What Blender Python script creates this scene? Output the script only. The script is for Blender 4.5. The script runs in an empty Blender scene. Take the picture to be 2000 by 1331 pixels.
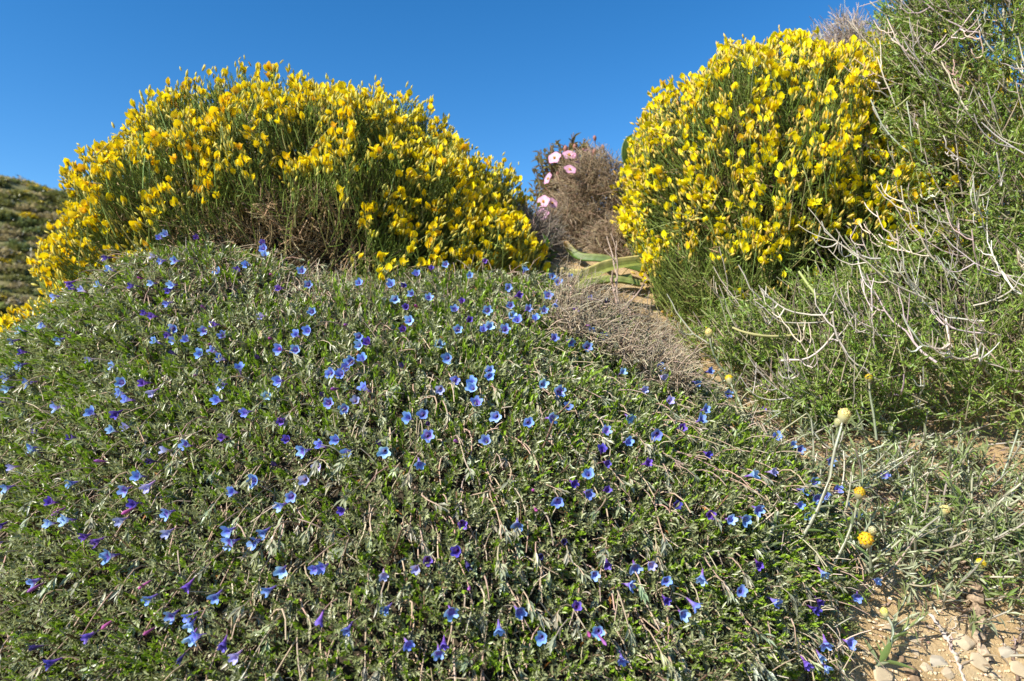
import bpy, math, random
import numpy as np
from mathutils import Matrix, Vector

rng = np.random.default_rng(11)
random.seed(5)
scene = bpy.context.scene
COL = scene.collection

# ------------------------------------------------------------------ camera
cam_d = bpy.data.cameras.new('camera')
cam_d.lens = 24.0
cam_d.sensor_width = 36.0
cam_d.clip_start = 0.02
cam_d.clip_end = 6000
cam_d.dof.use_dof = True
cam_d.dof.focus_distance = 0.61
cam_d.dof.aperture_fstop = 11.5
cam = bpy.data.objects.new('camera', cam_d)
cam.location = (0, 0, 0)
cam.rotation_euler = (math.radians(90), 0, 0)
COL.objects.link(cam)
scene.camera = cam
F = 2000 * 24 / 36.0                       # focal length in photograph pixels

# ------------------------------------------------------------------ sky, sun, exposure
SUN = np.array([-0.64, -0.46, 0.62])
SUN = SUN / np.linalg.norm(SUN)
elev = math.asin(SUN[2])
azim = math.atan2(SUN[0], SUN[1])
world = bpy.data.worlds.new('World')
scene.world = world
world.use_nodes = True
wn = world.node_tree.nodes
wl = world.node_tree.links
for n in list(wn):
    wn.remove(n)
sky = wn.new('ShaderNodeTexSky')
sky.sky_type = 'NISHITA'
sky.sun_disc = False
sky.sun_elevation = elev
sky.sun_rotation = azim
sky.altitude = 1500
sky.air_density = 1.0
sky.dust_density = 0.0
sky.ozone_density = 3.0
hs = wn.new('ShaderNodeHueSaturation')
hs.inputs['Saturation'].default_value = 1.32
bg = wn.new('ShaderNodeBackground')
bg.inputs['Strength'].default_value = 0.088
wo = wn.new('ShaderNodeOutputWorld')
wl.new(sky.outputs[0], hs.inputs['Color'])
wl.new(hs.outputs[0], bg.inputs['Color'])
wl.new(bg.outputs[0], wo.inputs['Surface'])

sun_d = bpy.data.lights.new('sun', 'SUN')
sun_d.energy = 4.6
sun_d.angle = math.radians(0.5)
sun_d.color = (1.0, 0.95, 0.86)
sun_o = bpy.data.objects.new('sun', sun_d)
sun_o.rotation_euler = Vector(SUN.tolist()).to_track_quat('Z', 'Y').to_euler()
COL.objects.link(sun_o)

scene.view_settings.view_transform = 'Standard'
scene.view_settings.look = 'None'
scene.view_settings.exposure = 1.12
scene.view_settings.gamma = 1.0
scene.cycles.max_bounces = 8
scene.cycles.transparent_max_bounces = 4

# ------------------------------------------------------------------ small maths
def nz(a):
    return a / np.maximum(np.linalg.norm(a, axis=-1, keepdims=True), 1e-9)

def at(px, py, Y):
    """the point of the place seen at a pixel of the photograph, Y metres ahead"""
    px, py, Y = np.broadcast_arrays(np.asarray(px, float), np.asarray(py, float), np.asarray(Y, float))
    return np.stack([(px - 1000) / F * Y, Y, (665.5 - py) / F * Y], -1)

def U(a, b, n=None):
    return rng.uniform(a, b, n)

def sph(n):
    return nz(rng.normal(size=(n, 3)))

class Waves:
    """smooth pseudo-noise, about -1..1"""
    def __init__(self, wavelength, seed, n=7):
        r = np.random.default_rng(seed)
        self.k = nz(r.normal(size=(n, 3))) * (2 * np.pi / wavelength) * r.uniform(0.6, 1.7, (n, 1))
        self.p = r.uniform(0, 6.28, n)
    def __call__(self, P):
        return np.sin(P @ self.k.T + self.p).sum(-1) / math.sqrt(len(self.p)) / 1.2

# ------------------------------------------------------------------ mesh building
class Geo:
    def __init__(self):
        self.v, self.t, self.q, self.c, self.n = [], [], [], [], 0
    def add(self, v, f, c):
        v = np.asarray(v, float).reshape(-1, 3)
        f = np.asarray(f, int)
        c = np.asarray(c, float)
        if c.ndim == 1:
            c = np.broadcast_to(c, (len(v), 3))
        self.v.append(v)
        self.c.append(c.reshape(-1, 3))
        (self.t if f.shape[1] == 3 else self.q).append(f + self.n)
        self.n += len(v)
        return self
    def mesh(self, name, origin=(0, 0, 0), smooth=False):
        v = np.concatenate(self.v) - np.asarray(origin, float)
        c = np.concatenate(self.c)
        t = np.concatenate(self.t) if self.t else np.zeros((0, 3), int)
        q = np.concatenate(self.q) if self.q else np.zeros((0, 4), int)
        me = bpy.data.meshes.new(name)
        me.vertices.add(len(v))
        me.vertices.foreach_set('co', v.astype(np.float32).ravel())
        idx = np.concatenate([t.ravel(), q.ravel()]).astype(np.int32)
        tot = np.concatenate([np.full(len(t), 3), np.full(len(q), 4)]).astype(np.int32)
        start = np.concatenate([[0], np.cumsum(tot)[:-1]]).astype(np.int32)
        me.loops.add(len(idx))
        me.loops.foreach_set('vertex_index', idx)
        me.polygons.add(len(tot))
        me.polygons.foreach_set('loop_start', start)
        if smooth:
            me.polygons.foreach_set('use_smooth', np.ones(len(tot), bool))
        me.update(calc_edges=True)
        a = me.color_attributes.new('col', 'FLOAT_COLOR', 'POINT')
        rgba = np.ones((len(v), 4), np.float32)
        rgba[:, :3] = np.clip(c, 0, 1)
        a.data.foreach_set('color', rgba.ravel())
        return me

def link(name, me, mat=None, parent=None):
    o = bpy.data.objects.new(name, me)
    if me is not None and mat is not None and not me.materials:
        me.materials.append(mat)
    COL.objects.link(o)
    if parent is not None:
        o.parent = parent
    return o

def thing(name, label, cat, loc, group=None):
    o = bpy.data.objects.new(name, None)
    o.empty_display_size = 0.02
    o.location = tuple(float(x) for x in loc)
    COL.objects.link(o)
    o['label'] = label
    o['category'] = cat
    if group:
        o['group'] = group
    return o

def part(name, geo, mat, root, smooth=False, stuff=False):
    o = link(name, geo.mesh(name, tuple(root.location), smooth), mat, root)
    if stuff:
        o['kind'] = 'stuff'
    return o

def place(name, me, parent, P, R, s=1.0):
    """one more object sharing the mesh; R rows are its x, y, z axes in the world"""
    o = bpy.data.objects.new(name, me)
    COL.objects.link(o)
    o.parent = parent
    p = np.asarray(P) - np.array(parent.location)
    R = np.asarray(R) * s
    m = [[R[0][k], R[1][k], R[2][k], p[k]] for k in range(3)] + [[0, 0, 0, 1]]
    o.matrix_basis = Matrix(m)
    return o

def frames(d, ref=None, roll=None):
    """rows: along d, sideways, facing"""
    d = nz(d)
    if ref is None:
        ref = np.array([0, 0, 1.0])
    ref = np.broadcast_to(ref, d.shape) + 1e-4 * np.array([1.0, 0.7, 0])
    s = nz(np.cross(ref, d))
    n = np.cross(d, s)
    if roll is not None:
        c, k = np.cos(roll)[:, None], np.sin(roll)[:, None]
        s, n = s * c + n * k, n * c - s * k
    return np.stack([d, s, n], 1)

def bake(geo, tv, tf, R, L, scale, cols, tcol=None):
    """copies of one small template: R (I,3,3) rows = axes, scale (I,3), L (I,3), cols (I,3)"""
    I, n = len(L), len(tv)
    sc = np.asarray(scale, float)
    if sc.ndim == 1:
        sc = np.repeat(sc[:, None], 3, 1)
    v = np.einsum('nj,ijk->ink', tv, R * sc[:, :, None]) + L[:, None, :]
    f = (tf[None] + (np.arange(I) * n)[:, None, None]).reshape(-1, tf.shape[1])
    c = np.repeat(cols[:, None, :], n, 1)
    if tcol is not None:
        c = c * tcol[None]
    geo.add(v.reshape(-1, 3), f, c.reshape(-1, 3))

def tubes(geo, P, r, cols, sides=3, cols2=None):
    """P (I,S,3) paths, r (I,S) radii"""
    I, S, _ = P.shape
    T = nz(np.gradient(P, axis=1))
    ref = np.where(np.abs(T[..., 2:3]) > 0.9, np.array([1.0, 0, 0]), np.array([0, 0, 1.0]))
    a = nz(np.cross(T, ref))
    b = np.cross(T, a)
    ang = np.arange(sides) * 2 * np.pi / sides
    v = P[:, :, None, :] + r[:, :, None, None] * (a[:, :, None, :] * np.cos(ang)[:, None] + b[:, :, None, :] * np.sin(ang)[:, None])
    i0 = (np.arange(I) * S * sides)[:, None, None]
    s0 = (np.arange(S - 1) * sides)[None, :, None]
    k = np.arange(sides)[None, None, :]
    k2 = (np.arange(sides) + 1)[None, None, :] % sides
    f = np.stack([i0 + s0 + k, i0 + s0 + k2, i0 + s0 + sides + k2, i0 + s0 + sides + k], -1).reshape(-1, 4)
    if cols2 is None:
        c = np.repeat(cols[:, None, :], S * sides, 1)
    else:
        w = np.linspace(0, 1, S)[None, :, None]
        c = np.repeat(cols[:, None, :] * (1 - w) + cols2[:, None, :] * w, sides, 1)
    geo.add(v.reshape(-1, 3), f, c.reshape(-1, 3))

def jitter(base, n, amount=0.15, hue=0.06):
    base = np.asarray(base, float)
    return np.clip(base * (1 + rng.normal(size=(n, 1)) * amount) * (1 + rng.normal(size=(n, 3)) * hue), 0.002, 0.98)

def bent(P0, d0, d1, L, S):
    """paths that start along d0 and turn towards d1"""
    s = np.linspace(0, 1, S)[None, :, None]
    L = np.asarray(L)[:, None, None]
    return P0[:, None, :] + L * (d0[:, None, :] * (s - s * s / 2) + d1[:, None, :] * s * s / 2)

# leaf templates: along x, width on y, face on z
LEAF_V = np.array([[0, 0, 0], [.45, .5, .22], [.45, 0, -.02], [.45, -.5, .22], [1, 0, -.25]])
LEAF_F = np.array([[0, 2, 1], [0, 3, 2], [1, 2, 4], [2, 3, 4]])
DIA_V = np.array([[0, 0, 0], [.52, .5, .28], [1, 0, -.12], [.52, -.5, .28]])
DIA_F = np.array([[0, 2, 1], [0, 3, 2]])
def strip(n, droop, fold, prof=lambda s: np.sin(np.pi * np.clip(s, 0, 1) ** .75) ** .7):
    V, Fc = [], []
    for i in range(n + 1):
        s = i / n
        w = .5 * max(prof(s), 0.02 if 0 < i < n else .06)
        z = -droop * s * s
        V += [[s, w, z + fold * w], [s, 0, z], [s, -w, z + fold * w]]
    for i in range(n):
        a = 3 * i
        Fc += [[a, a + 1, a + 4, a + 3], [a + 1, a + 2, a + 5, a + 4]]
    return np.array(V), np.array(Fc)
LONG_V, LONG_F = strip(3, .28, .5)
MID_V, MID_F = strip(2, .28, .5)

# ------------------------------------------------------------------ materials
def nodes(name):
    m = bpy.data.materials.new(name)
    m.use_nodes = True
    nt = m.node_tree
    for n in list(nt.nodes):
        nt.nodes.remove(n)
    out = nt.nodes.new('ShaderNodeOutputMaterial')
    return m, nt, out

def plant_mat(name, rough=.5, transl=.3, spec=.4, vary=False, grain=0, grain_scale=400, tr_gain=1.3):
    m, nt, out = nodes(name)
    N, Lk = nt.nodes, nt.links
    at_ = N.new('ShaderNodeAttribute')
    at_.attribute_name = 'col'
    colr = at_.outputs['Color']
    if vary:
        oi = N.new('ShaderNodeObjectInfo')
        h = N.new('ShaderNodeHueSaturation')
        mr = N.new('ShaderNodeMapRange')
        mr.inputs['To Min'].default_value = .485
        mr.inputs['To Max'].default_value = .515
        Lk.new(oi.outputs['Random'], mr.inputs['Value'])
        mu = N.new('ShaderNodeMath'); mu.operation = 'MULTIPLY'; mu.inputs[1].default_value = 7.13
        fr = N.new('ShaderNodeMath'); fr.operation = 'FRACT'
        m2 = N.new('ShaderNodeMapRange')
        m2.inputs['To Min'].default_value = .75
        m2.inputs['To Max'].default_value = 1.12
        Lk.new(oi.outputs['Random'], mu.inputs[0]); Lk.new(mu.outputs[0], fr.inputs[0]); Lk.new(fr.outputs[0], m2.inputs['Value'])
        Lk.new(mr.outputs[0], h.inputs['Hue']); Lk.new(m2.outputs[0], h.inputs['Value'])
        Lk.new(colr, h.inputs['Color'])
        colr = h.outputs[0]
    if grain:
        tc = N.new('ShaderNodeTexCoord')
        nt_ = N.new('ShaderNodeTexNoise')
        nt_.inputs['Scale'].default_value = grain_scale
        nt_.inputs['Detail'].default_value = 4
        Lk.new(tc.outputs['Object'], nt_.inputs['Vector'])
        g = N.new('ShaderNodeMapRange')
        g.inputs['From Min'].default_value = .3; g.inputs['From Max'].default_value = .7
        g.inputs['To Min'].default_value = 1 - grain; g.inputs['To Max'].default_value = 1 + grain * .6
        Lk.new(nt_.outputs['Fac'], g.inputs['Value'])
        mx = N.new('ShaderNodeMix'); mx.data_type = 'RGBA'; mx.blend_type = 'MULTIPLY'
        mx.inputs['Factor'].default_value = 1
        Lk.new(colr, mx.inputs['A']); Lk.new(g.outputs[0], mx.inputs['B'])
        colr = mx.outputs['Result']
    p = N.new('ShaderNodeBsdfPrincipled')
    p.inputs['Roughness'].default_value = rough
    p.inputs['Specular IOR Level'].default_value = spec
    Lk.new(colr, p.inputs['Base Color'])
    sh = p.outputs[0]
    if grain:
        b = N.new('ShaderNodeBump'); b.inputs['Strength'].default_value = .6; b.inputs['Distance'].default_value = .0015
        Lk.new(nt_.outputs['Fac'], b.inputs['Height']); Lk.new(b.outputs[0], p.inputs['Normal'])
    if transl > 0:
        t = N.new('ShaderNodeBsdfTranslucent')
        tg = N.new('ShaderNodeMix'); tg.data_type = 'RGBA'; tg.blend_type = 'MULTIPLY'
        tg.inputs['Factor'].default_value = 1
        tg.inputs['B'].default_value = (tr_gain, tr_gain, tr_gain * .7, 1)
        Lk.new(colr, tg.inputs['A']); Lk.new(tg.outputs['Result'], t.inputs['Color'])
        mix = N.new('ShaderNodeMixShader'); mix.inputs[0].default_value = transl
        Lk.new(p.outputs[0], mix.inputs[1]); Lk.new(t.outputs[0], mix.inputs[2])
        sh = mix.outputs[0]
    Lk.new(sh, out.inputs['Surface'])
    return m

M_leaf = plant_mat('hairy_leaf', .36, .25, .6)
M_gloss = plant_mat('green_leaf', .38, .35, .5)
M_stem = plant_mat('green_stem', .45, 0, .4)
M_twig = plant_mat('dry_twig', .75, 0, .25)
M_bark = plant_mat('weathered_bark', .85, 0, .2, grain=.45, grain_scale=350)
M_blue = plant_mat('blue_petal', .5, .3, .25, vary=True, tr_gain=1.2)
M_yel = plant_mat('yellow_petal', .45, .35, .3, vary=True, tr_gain=1.1)
M_pink = plant_mat('pink_petal', .5, .35, .25, tr_gain=1.1)
M_broad = plant_mat('broad_leaf', .5, .25, .35, grain=.3, grain_scale=90)
M_stone = plant_mat('limestone', .9, 0, .2, grain=.3, grain_scale=120)

def soil_material():
    m, nt, out = nodes('sandy_soil_and_scrub')
    N, Lk = nt.nodes, nt.links
    tc = N.new('ShaderNodeTexCoord')
    def noise(scale, detail=6, rough=.6):
        n = N.new('ShaderNodeTexNoise')
        n.inputs['Scale'].default_value = scale
        n.inputs['Detail'].default_value = detail
        n.inputs['Roughness'].default_value = rough
        Lk.new(tc.outputs['Object'], n.inputs['Vector'])
        return n
    def ramp(src, stops):
        r = N.new('ShaderNodeValToRGB')
        e = r.color_ramp.elements
        while len(e) < len(stops):
            e.new(.5)
        for k, (p, c) in enumerate(stops):
            e[k].position = p
            e[k].color = (*c, 1)
        Lk.new(src, r.inputs[0])
        return r
    n1 = noise(14); n2 = noise(160, 8, .7)
    near = ramp(n1.outputs['Fac'], [(.3, (.40, .27, .125)), (.5, (.51, .36, .185)), (.7, (.60, .46, .27))])
    fine = ramp(n2.outputs['Fac'], [(.3, (.68, .66, .62)), (.6, (1, 1, 1))])
    mx = N.new('ShaderNodeMix'); mx.data_type = 'RGBA'; mx.blend_type = 'MULTIPLY'; mx.inputs['Factor'].default_value = .8
    Lk.new(near.outputs[0], mx.inputs['A']); Lk.new(fine.outputs[0], mx.inputs['B'])
    f1 = noise(.65, 8, .7)
    far = ramp(f1.outputs['Fac'], [(.36, (.06, .07, .025)), (.47, (.14, .14, .055)), (.54, (.16, .145, .06)), (.64, (.20, .17, .09))])
    sep = N.new('ShaderNodeVectorMath'); sep.operation = 'LENGTH'
    Lk.new(tc.outputs['Object'], sep.inputs[0])
    mr = N.new('ShaderNodeMapRange')
    mr.inputs['From Min'].default_value = 3; mr.inputs['From Max'].default_value = 12
    Lk.new(sep.outputs['Value'], mr.inputs['Value'])
    m2 = N.new('ShaderNodeMix'); m2.data_type = 'RGBA'
    Lk.new(mr.outputs[0], m2.inputs['Factor']); Lk.new(mx.outputs['Result'], m2.inputs['A']); Lk.new(far.outputs[0], m2.inputs['B'])
    p = N.new('ShaderNodeBsdfPrincipled')
    p.inputs['Roughness'].default_value = .95
    p.inputs['Specular IOR Level'].default_value = .15
    Lk.new(m2.outputs['Result'], p.inputs['Base Color'])
    n3 = noise(420, 6, .75)
    ad = N.new('ShaderNodeMath'); ad.operation = 'ADD'
    Lk.new(n2.outputs['Fac'], ad.inputs[0]); Lk.new(n3.outputs['Fac'], ad.inputs[1])
    b = N.new('ShaderNodeBump'); b.inputs['Strength'].default_value = .9; b.inputs['Distance'].default_value = .003
    Lk.new(ad.outputs[0], b.inputs['Height']); Lk.new(b.outputs[0], p.inputs['Normal'])
    Lk.new(p.outputs[0], out.inputs['Surface'])
    return m

# ------------------------------------------------------------------ the lie of the land
MAT_TOP = [(800, 1331, .42), (100, 1331, .44), (1450, 1331, .46), (800, 1000, .50), (100, 1000, .54), (1450, 1000, .56),
           (800, 750, .62), (100, 750, .70), (1320, 800, .70), (800, 545, .88), (1080, 550, .92), (390, 480, .86),
           (600, 540, .88), (40, 670, .82), (200, 540, .85)]
SOIL = [(1850, 1300, .55), (2000, 1331, .55), (1650, 1310, .53), (1700, 1000, .66), (1980, 1000, .68), (1600, 880, .75),
        (1950, 770, .88), (1340, 700, .95), (1250, 650, 1.0), (1180, 560, 1.10)]
CANOPY = 0.034
ctrl = [at(*p) - np.array([0, 0, CANOPY]) for p in MAT_TOP] + [at(*p) for p in SOIL]
ctrl += [np.array(p) for p in [(-.40, 1.15, .055), (.48, 1.2, .08), (.12, 1.40, .205), (.12, 1.28, .165), (.95, 1.0, .05), (.05, 2.0, .30), (-1.25, 1.2, -.30),
         (-1.0, .6, -.42), (.95, .4, -.30), (0, .05, -.52), (-.7, .05, -.66), (.8, 0, -.5), (1.6, 1.6, .28), (-1, 2.0, -.35), (.8, 2.2, .2)]]
ctrl = np.array(ctrl)

def tps_fit(P, z, lam=2e-4):
    d = np.linalg.norm(P[:, None] - P[None], axis=-1)
    K = np.where(d > 0, d * d * np.log(np.maximum(d, 1e-9)), 0) + lam * np.eye(len(P))
    A = np.zeros((len(P) + 3, len(P) + 3))
    Q = np.concatenate([np.ones((len(P), 1)), P], 1)
    A[:len(P), :len(P)] = K
    A[:len(P), len(P):] = Q
    A[len(P):, :len(P)] = Q.T
    return np.linalg.solve(A, np.concatenate([z, np.zeros(3)]))
TPS = tps_fit(ctrl[:, :2], ctrl[:, 2])
W_soil = Waves(.06, 3); W_soil2 = Waves(.022, 4); W_far = Waves(22, 5); W_far2 = Waves(6, 6)

def smooth(a, b, x):
    t = np.clip((x - a) / (b - a), 0, 1)
    return t * t * (3 - 2 * t)

def H(x, y, fine=True):
    """height of the ground"""
    x, y = np.broadcast_arrays(np.asarray(x, float), np.asarray(y, float))
    sh = x.shape
    Q = np.stack([x.ravel(), y.ravel()], 1)
    out = np.empty(len(Q))
    for k in range(0, len(Q), 60000):
        q = Q[k:k + 60000]
        d = np.linalg.norm(q[:, None] - ctrl[None, :, :2], axis=-1)
        out[k:k + 60000] = (d * d * np.log(np.maximum(d, 1e-9))) @ TPS[:-3] + TPS[-3] + q @ TPS[-2:]
    out = np.clip(out, -1.3, .45)
    P = np.concatenate([Q, np.zeros((len(Q), 1))], 1)
    if fine:
        out = out + .0035 * W_soil(P) + .0014 * W_soil2(P)
    r = np.linalg.norm(Q - np.array([.1, .9]), axis=1)
    w = smooth(1.5, 6, r)
    hill = 31.5 * np.exp(-(((Q[:, 0] + 88) / 58) ** 2 + ((Q[:, 1] - 110) / 45) ** 2)) + 6 * np.exp(-(((Q[:, 0] + 150) / 60) ** 2 + ((Q[:, 1] - 60) / 60) ** 2))
    far = -1.0 - 5 * smooth(3, 30, r) + hill + smooth(10, 40, r) * (.5 * W_far(P) + .22 * W_far2(P))
    return (out * (1 - w) + far * w).reshape(sh)

def Hn(x, y, e=.012):
    gx = (H(x + e, y, False) - H(x - e, y, False)) / (2 * e)
    gy = (H(x, y + e, False) - H(x, y - e, False)) / (2 * e)
    return nz(np.stack([-gx, -gy, np.ones_like(gx)], -1))

def axis(a, b, step, far, n):
    core = np.arange(a, b, step)
    t = np.geomspace(step, far, n)
    return np.concatenate([(a - t)[::-1], core, core[-1] + t])
gx = axis(-1.1, 1.2, .014, 2500, 36)
gy = axis(.15, 1.7, .014, 2500, 36)
gx = np.sort(np.concatenate([gx, np.arange(-150, -15, 2.6)]))      # finer over the far hill
gy = np.sort(np.concatenate([gy, np.arange(35, 150, 2.6)]))
X, Y = np.meshgrid(gx, gy)
Z = H(X, Y)
ni, nj = X.shape
ii = np.arange(ni * nj).reshape(ni, nj)
gf = np.stack([ii[:-1, :-1], ii[:-1, 1:], ii[1:, 1:], ii[1:, :-1]], -1).reshape(-1, 4)
g = Geo().add(np.stack([X, Y, Z], -1), gf, (.4, .3, .15))
ground = link('ground', g.mesh('ground', smooth=True), soil_material())
ground['kind'] = 'structure'
ground['label'] = 'sandy tan soil of the bank and the scrubby hillside beyond'

# ------------------------------------------------------------------ outline of the blue-flowered mat, seen from above
edge = [at(*p)[:2] for p in [(1120, 545, .95), (1235, 640, .95), (1355, 720, .88), (1460, 790, .77), (1560, 880, .70), (1640, 980, .64),
        (1660, 1080, .58), (1630, 1200, .53), (1570, 1331, .47)]]
edge += [np.array(p) for p in [(.13, .30), (-.2, .27), (-.5, .34), (-.72, .5), (-.80, .75), (-.72, .93), (-.5, .97), (-.2, .96), (.05, 1.0)]]
edge = np.array(edge)
def mat_sd(x, y):
    """distance inside the outline (negative outside)"""
    p = np.stack([x, y], -1)
    inside = np.zeros(x.shape, bool)
    best = np.full(x.shape, 1e9)
    for a, b in zip(edge, np.roll(edge, -1, 0)):
        ab = b - a
        t = np.clip(((p - a) @ ab) / (ab @ ab), 0, 1)
        best = np.minimum(best, np.linalg.norm(p - a - t[..., None] * ab, axis=-1))
        cr = ((a[1] > y) != (b[1] > y)) & (x < (b[0] - a[0]) * (y - a[1]) / (b[1] - a[1] + 1e-12) + a[0])
        inside ^= cr
    return np.where(inside, best, -best)
W_mat = Waves(.11, 8); W_mat2 = Waves(.045, 9)
def mat_h(x, y, sd=None):
    P = np.stack([x, y, 0 * x], -1)
    sd = mat_sd(x, y) if sd is None else sd
    return (CANOPY + .007 * W_mat(P) + .005 * W_mat2(P)) * (.35 + .65 * smooth(-.005, .07, sd))
def hit(px, py, extra=None):
    """where the sight line through a pixel meets the mat's leaf surface (or bare ground)"""
    px = np.asarray(px, float); py = np.asarray(py, float)
    ys = np.arange(.30, 2.0, .004)
    P = at(px[:, None], py[:, None], ys[None])
    s = H(P[..., 0], P[..., 1], False)
    sd = mat_sd(P[..., 0], P[..., 1])
    s = s + np.where(sd > 0, mat_h(P[..., 0], P[..., 1], sd), 0)
    below = P[..., 2] < s
    k = np.where(below.any(1), below.argmax(1), len(ys) - 1)
    return P[np.arange(len(px)), k]

# ------------------------------------------------------------------ creeping mat with blue flowers
mat_root = thing('flowering_ground_cover', 'low grey-green creeping mat dotted with small blue trumpet flowers, spilling down the bank', 'ground cover',
                 (-.1, .6, float(H(np.array(-.1), np.array(.6)))))
W_dry = Waves(.14, 21)
def dry_patch(P):
    """1 where the mat has died back to bare grey stems"""
    c1 = at(620, 590, .86); c2 = at(1215, 640, .95)
    a = np.exp(-(((P[:, 0] - c1[0]) / .075) ** 2 + ((P[:, 1] - c1[1]) / .07) ** 2))
    b = np.exp(-(((P[:, 0] - c2[0]) / .05) ** 2 + ((P[:, 1] - c2[1]) / .06) ** 2))
    return np.clip(np.maximum(a, b) * 1.15 + .10 * W_dry(P) + .16 * smooth(.70, .84, P[:, 1]), 0, 1)

def mat_points(n):
    x = U(-.82, .48, n * 3); y = U(.27, 1.0, n * 3)
    sd = mat_sd(x, y)
    nrm = Hn(x, y)
    keep = (sd > 0) & (U(0, 2.2, n * 3) < np.clip(.62 / y, .6, 1.45) / np.maximum(nrm[:, 2], .4)) & (np.abs(x / y) < .95)
    k = np.where(keep)[0][:n]
    return x[k], y[k], sd[k], nrm[k]

def downslope(n):
    d = np.stack([n[:, 0], n[:, 1], -(n[:, 0] ** 2 + n[:, 1] ** 2) / np.maximum(n[:, 2], .2)], -1)
    return nz(d)

# dark leaf mould under the shoots
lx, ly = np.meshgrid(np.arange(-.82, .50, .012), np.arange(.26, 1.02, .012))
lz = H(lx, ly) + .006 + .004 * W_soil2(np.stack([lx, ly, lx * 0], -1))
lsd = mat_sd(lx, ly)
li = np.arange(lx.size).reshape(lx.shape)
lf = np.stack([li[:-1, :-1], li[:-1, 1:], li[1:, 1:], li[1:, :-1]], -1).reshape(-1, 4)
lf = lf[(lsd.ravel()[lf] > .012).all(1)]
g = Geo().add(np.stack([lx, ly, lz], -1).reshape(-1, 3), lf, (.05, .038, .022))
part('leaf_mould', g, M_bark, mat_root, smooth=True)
# leafy shoots
x, y, sd, nr = mat_points(26500)
N = len(x)
z = H(x, y, False)
root = np.stack([x, y, z], -1)
dry = dry_patch(root)
tuft = Waves(.020, 77)(root) * .6 + Waves(.011, 78)(root) * .5
h = mat_h(x, y, sd) * (U(.74, 1.06, N) + .22 * tuft + .28 * (U(0, 1, N) < .10))
d = nz(nr + downslope(nr) * U(.05, .75, N)[:, None] + rng.normal(size=(N, 3)) * .28 + np.array([0, 0, .15]))
keep = U(0, 1, N) > dry * .8
root, h, d, nr = root[keep], h[keep], d[keep], nr[keep]
N = len(root)
young = U(0, 1, N) + .12 * Waves(.05, 79)(root) < .42
h = np.where(young, h * .93, h)
NL = 12
s = np.linspace(.58, 1.0, NL)[None, :] + U(-.03, .03, (N, NL))
tip = root + d * h[:, None]
fr = frames(d, roll=U(0, 6.28, N))
az = (np.arange(NL) * 2.399)[None, :] + U(-.4, .4, (N, NL))
out = fr[:, None, 1] * np.cos(az)[..., None] + fr[:, None, 2] * np.sin(az)[..., None]
pitch = np.where(young[:, None], .95 + .55 * s, .35 + .6 * s) + U(-.25, .25, (N, NL))
ld = nz(out * np.cos(pitch)[..., None] + d[:, None, :] * np.sin(pitch)[..., None] + rng.normal(size=(N, NL, 3)) * .15)
lp = root[:, None, :] + d[:, None, :] * (h[:, None] * s)[..., None]
ln = U(.0045, .0078, (N, NL)) * np.clip(root[:, 1:2] / .62, .74, 1.12) * np.where(young[:, None], 1.05, 1.0)
wd = ln * U(.23, .35, (N, NL)) * np.where(young[:, None], 1.15, .95)
R = frames(ld.reshape(-1, 3), ref=np.repeat(d, NL, 0), roll=U(-.5, .5, N * NL))
hue = U(0, 1, N)
base = np.where(young[:, None], np.array([.23, .35, .03]), np.array([.19, .22, .075]) * (1 - .5 * hue[:, None]) + np.array([.34, .34, .20]) * (.5 * hue[:, None]))
cols = np.repeat(base, NL, 0) * (1 + rng.normal(size=(N * NL, 1)) * .16)
sc = np.stack([ln.ravel(), wd.ravel(), wd.ravel()], -1)
g = Geo()
bake(g, DIA_V, DIA_F, R, lp.reshape(-1, 3), sc, np.clip(cols, .01, .9))
part('leaves', g, M_leaf, mat_root, stuff=True)

# upright shoots' stalks
g = Geo()
k = rng.choice(N, 6000, replace=False)
Pq = bent(root[k], d[k], d[k], h[k] * .95, 2)
tubes(g, Pq, np.repeat(U(.0005, .0009, 6000)[:, None], 2, 1), jitter((.20, .13, .08), 6000))
# long trailing stems that arch over the leaves, each ending in a hanging grey tuft
n2 = 5000
x, y, sd, nr = mat_points(n2)
n2 = len(x)
P0 = np.stack([x, y, H(x, y, False) + mat_h(x, y, sd) * U(.45, .9, n2)], -1)
ds = downslope(nr)
d0 = nz(ds * U(.3, 1.0, n2)[:, None] + nr * U(.15, .7, n2)[:, None] + rng.normal(size=(n2, 3)) * .45)
d1 = nz(ds * 1.1 - nr * U(-.1, .7, n2)[:, None] + rng.normal(size=(n2, 3)) * .35)
L = U(.02, .062, n2)
Pq = bent(P0, d0, d1, L, 5)
rr = np.linspace(1, .65, 5)[None] * U(.0005, .00085, n2)[:, None]
pinkish = U(0, 1, (n2, 1))
cst = jitter((.40, .31, .21), n2) * (1 - pinkish * .5) + jitter((.36, .22, .17), n2) * pinkish * .5
tubes(g, Pq, rr, cst)
part('stems', g, M_twig, mat_root, smooth=True, stuff=True)
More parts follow.
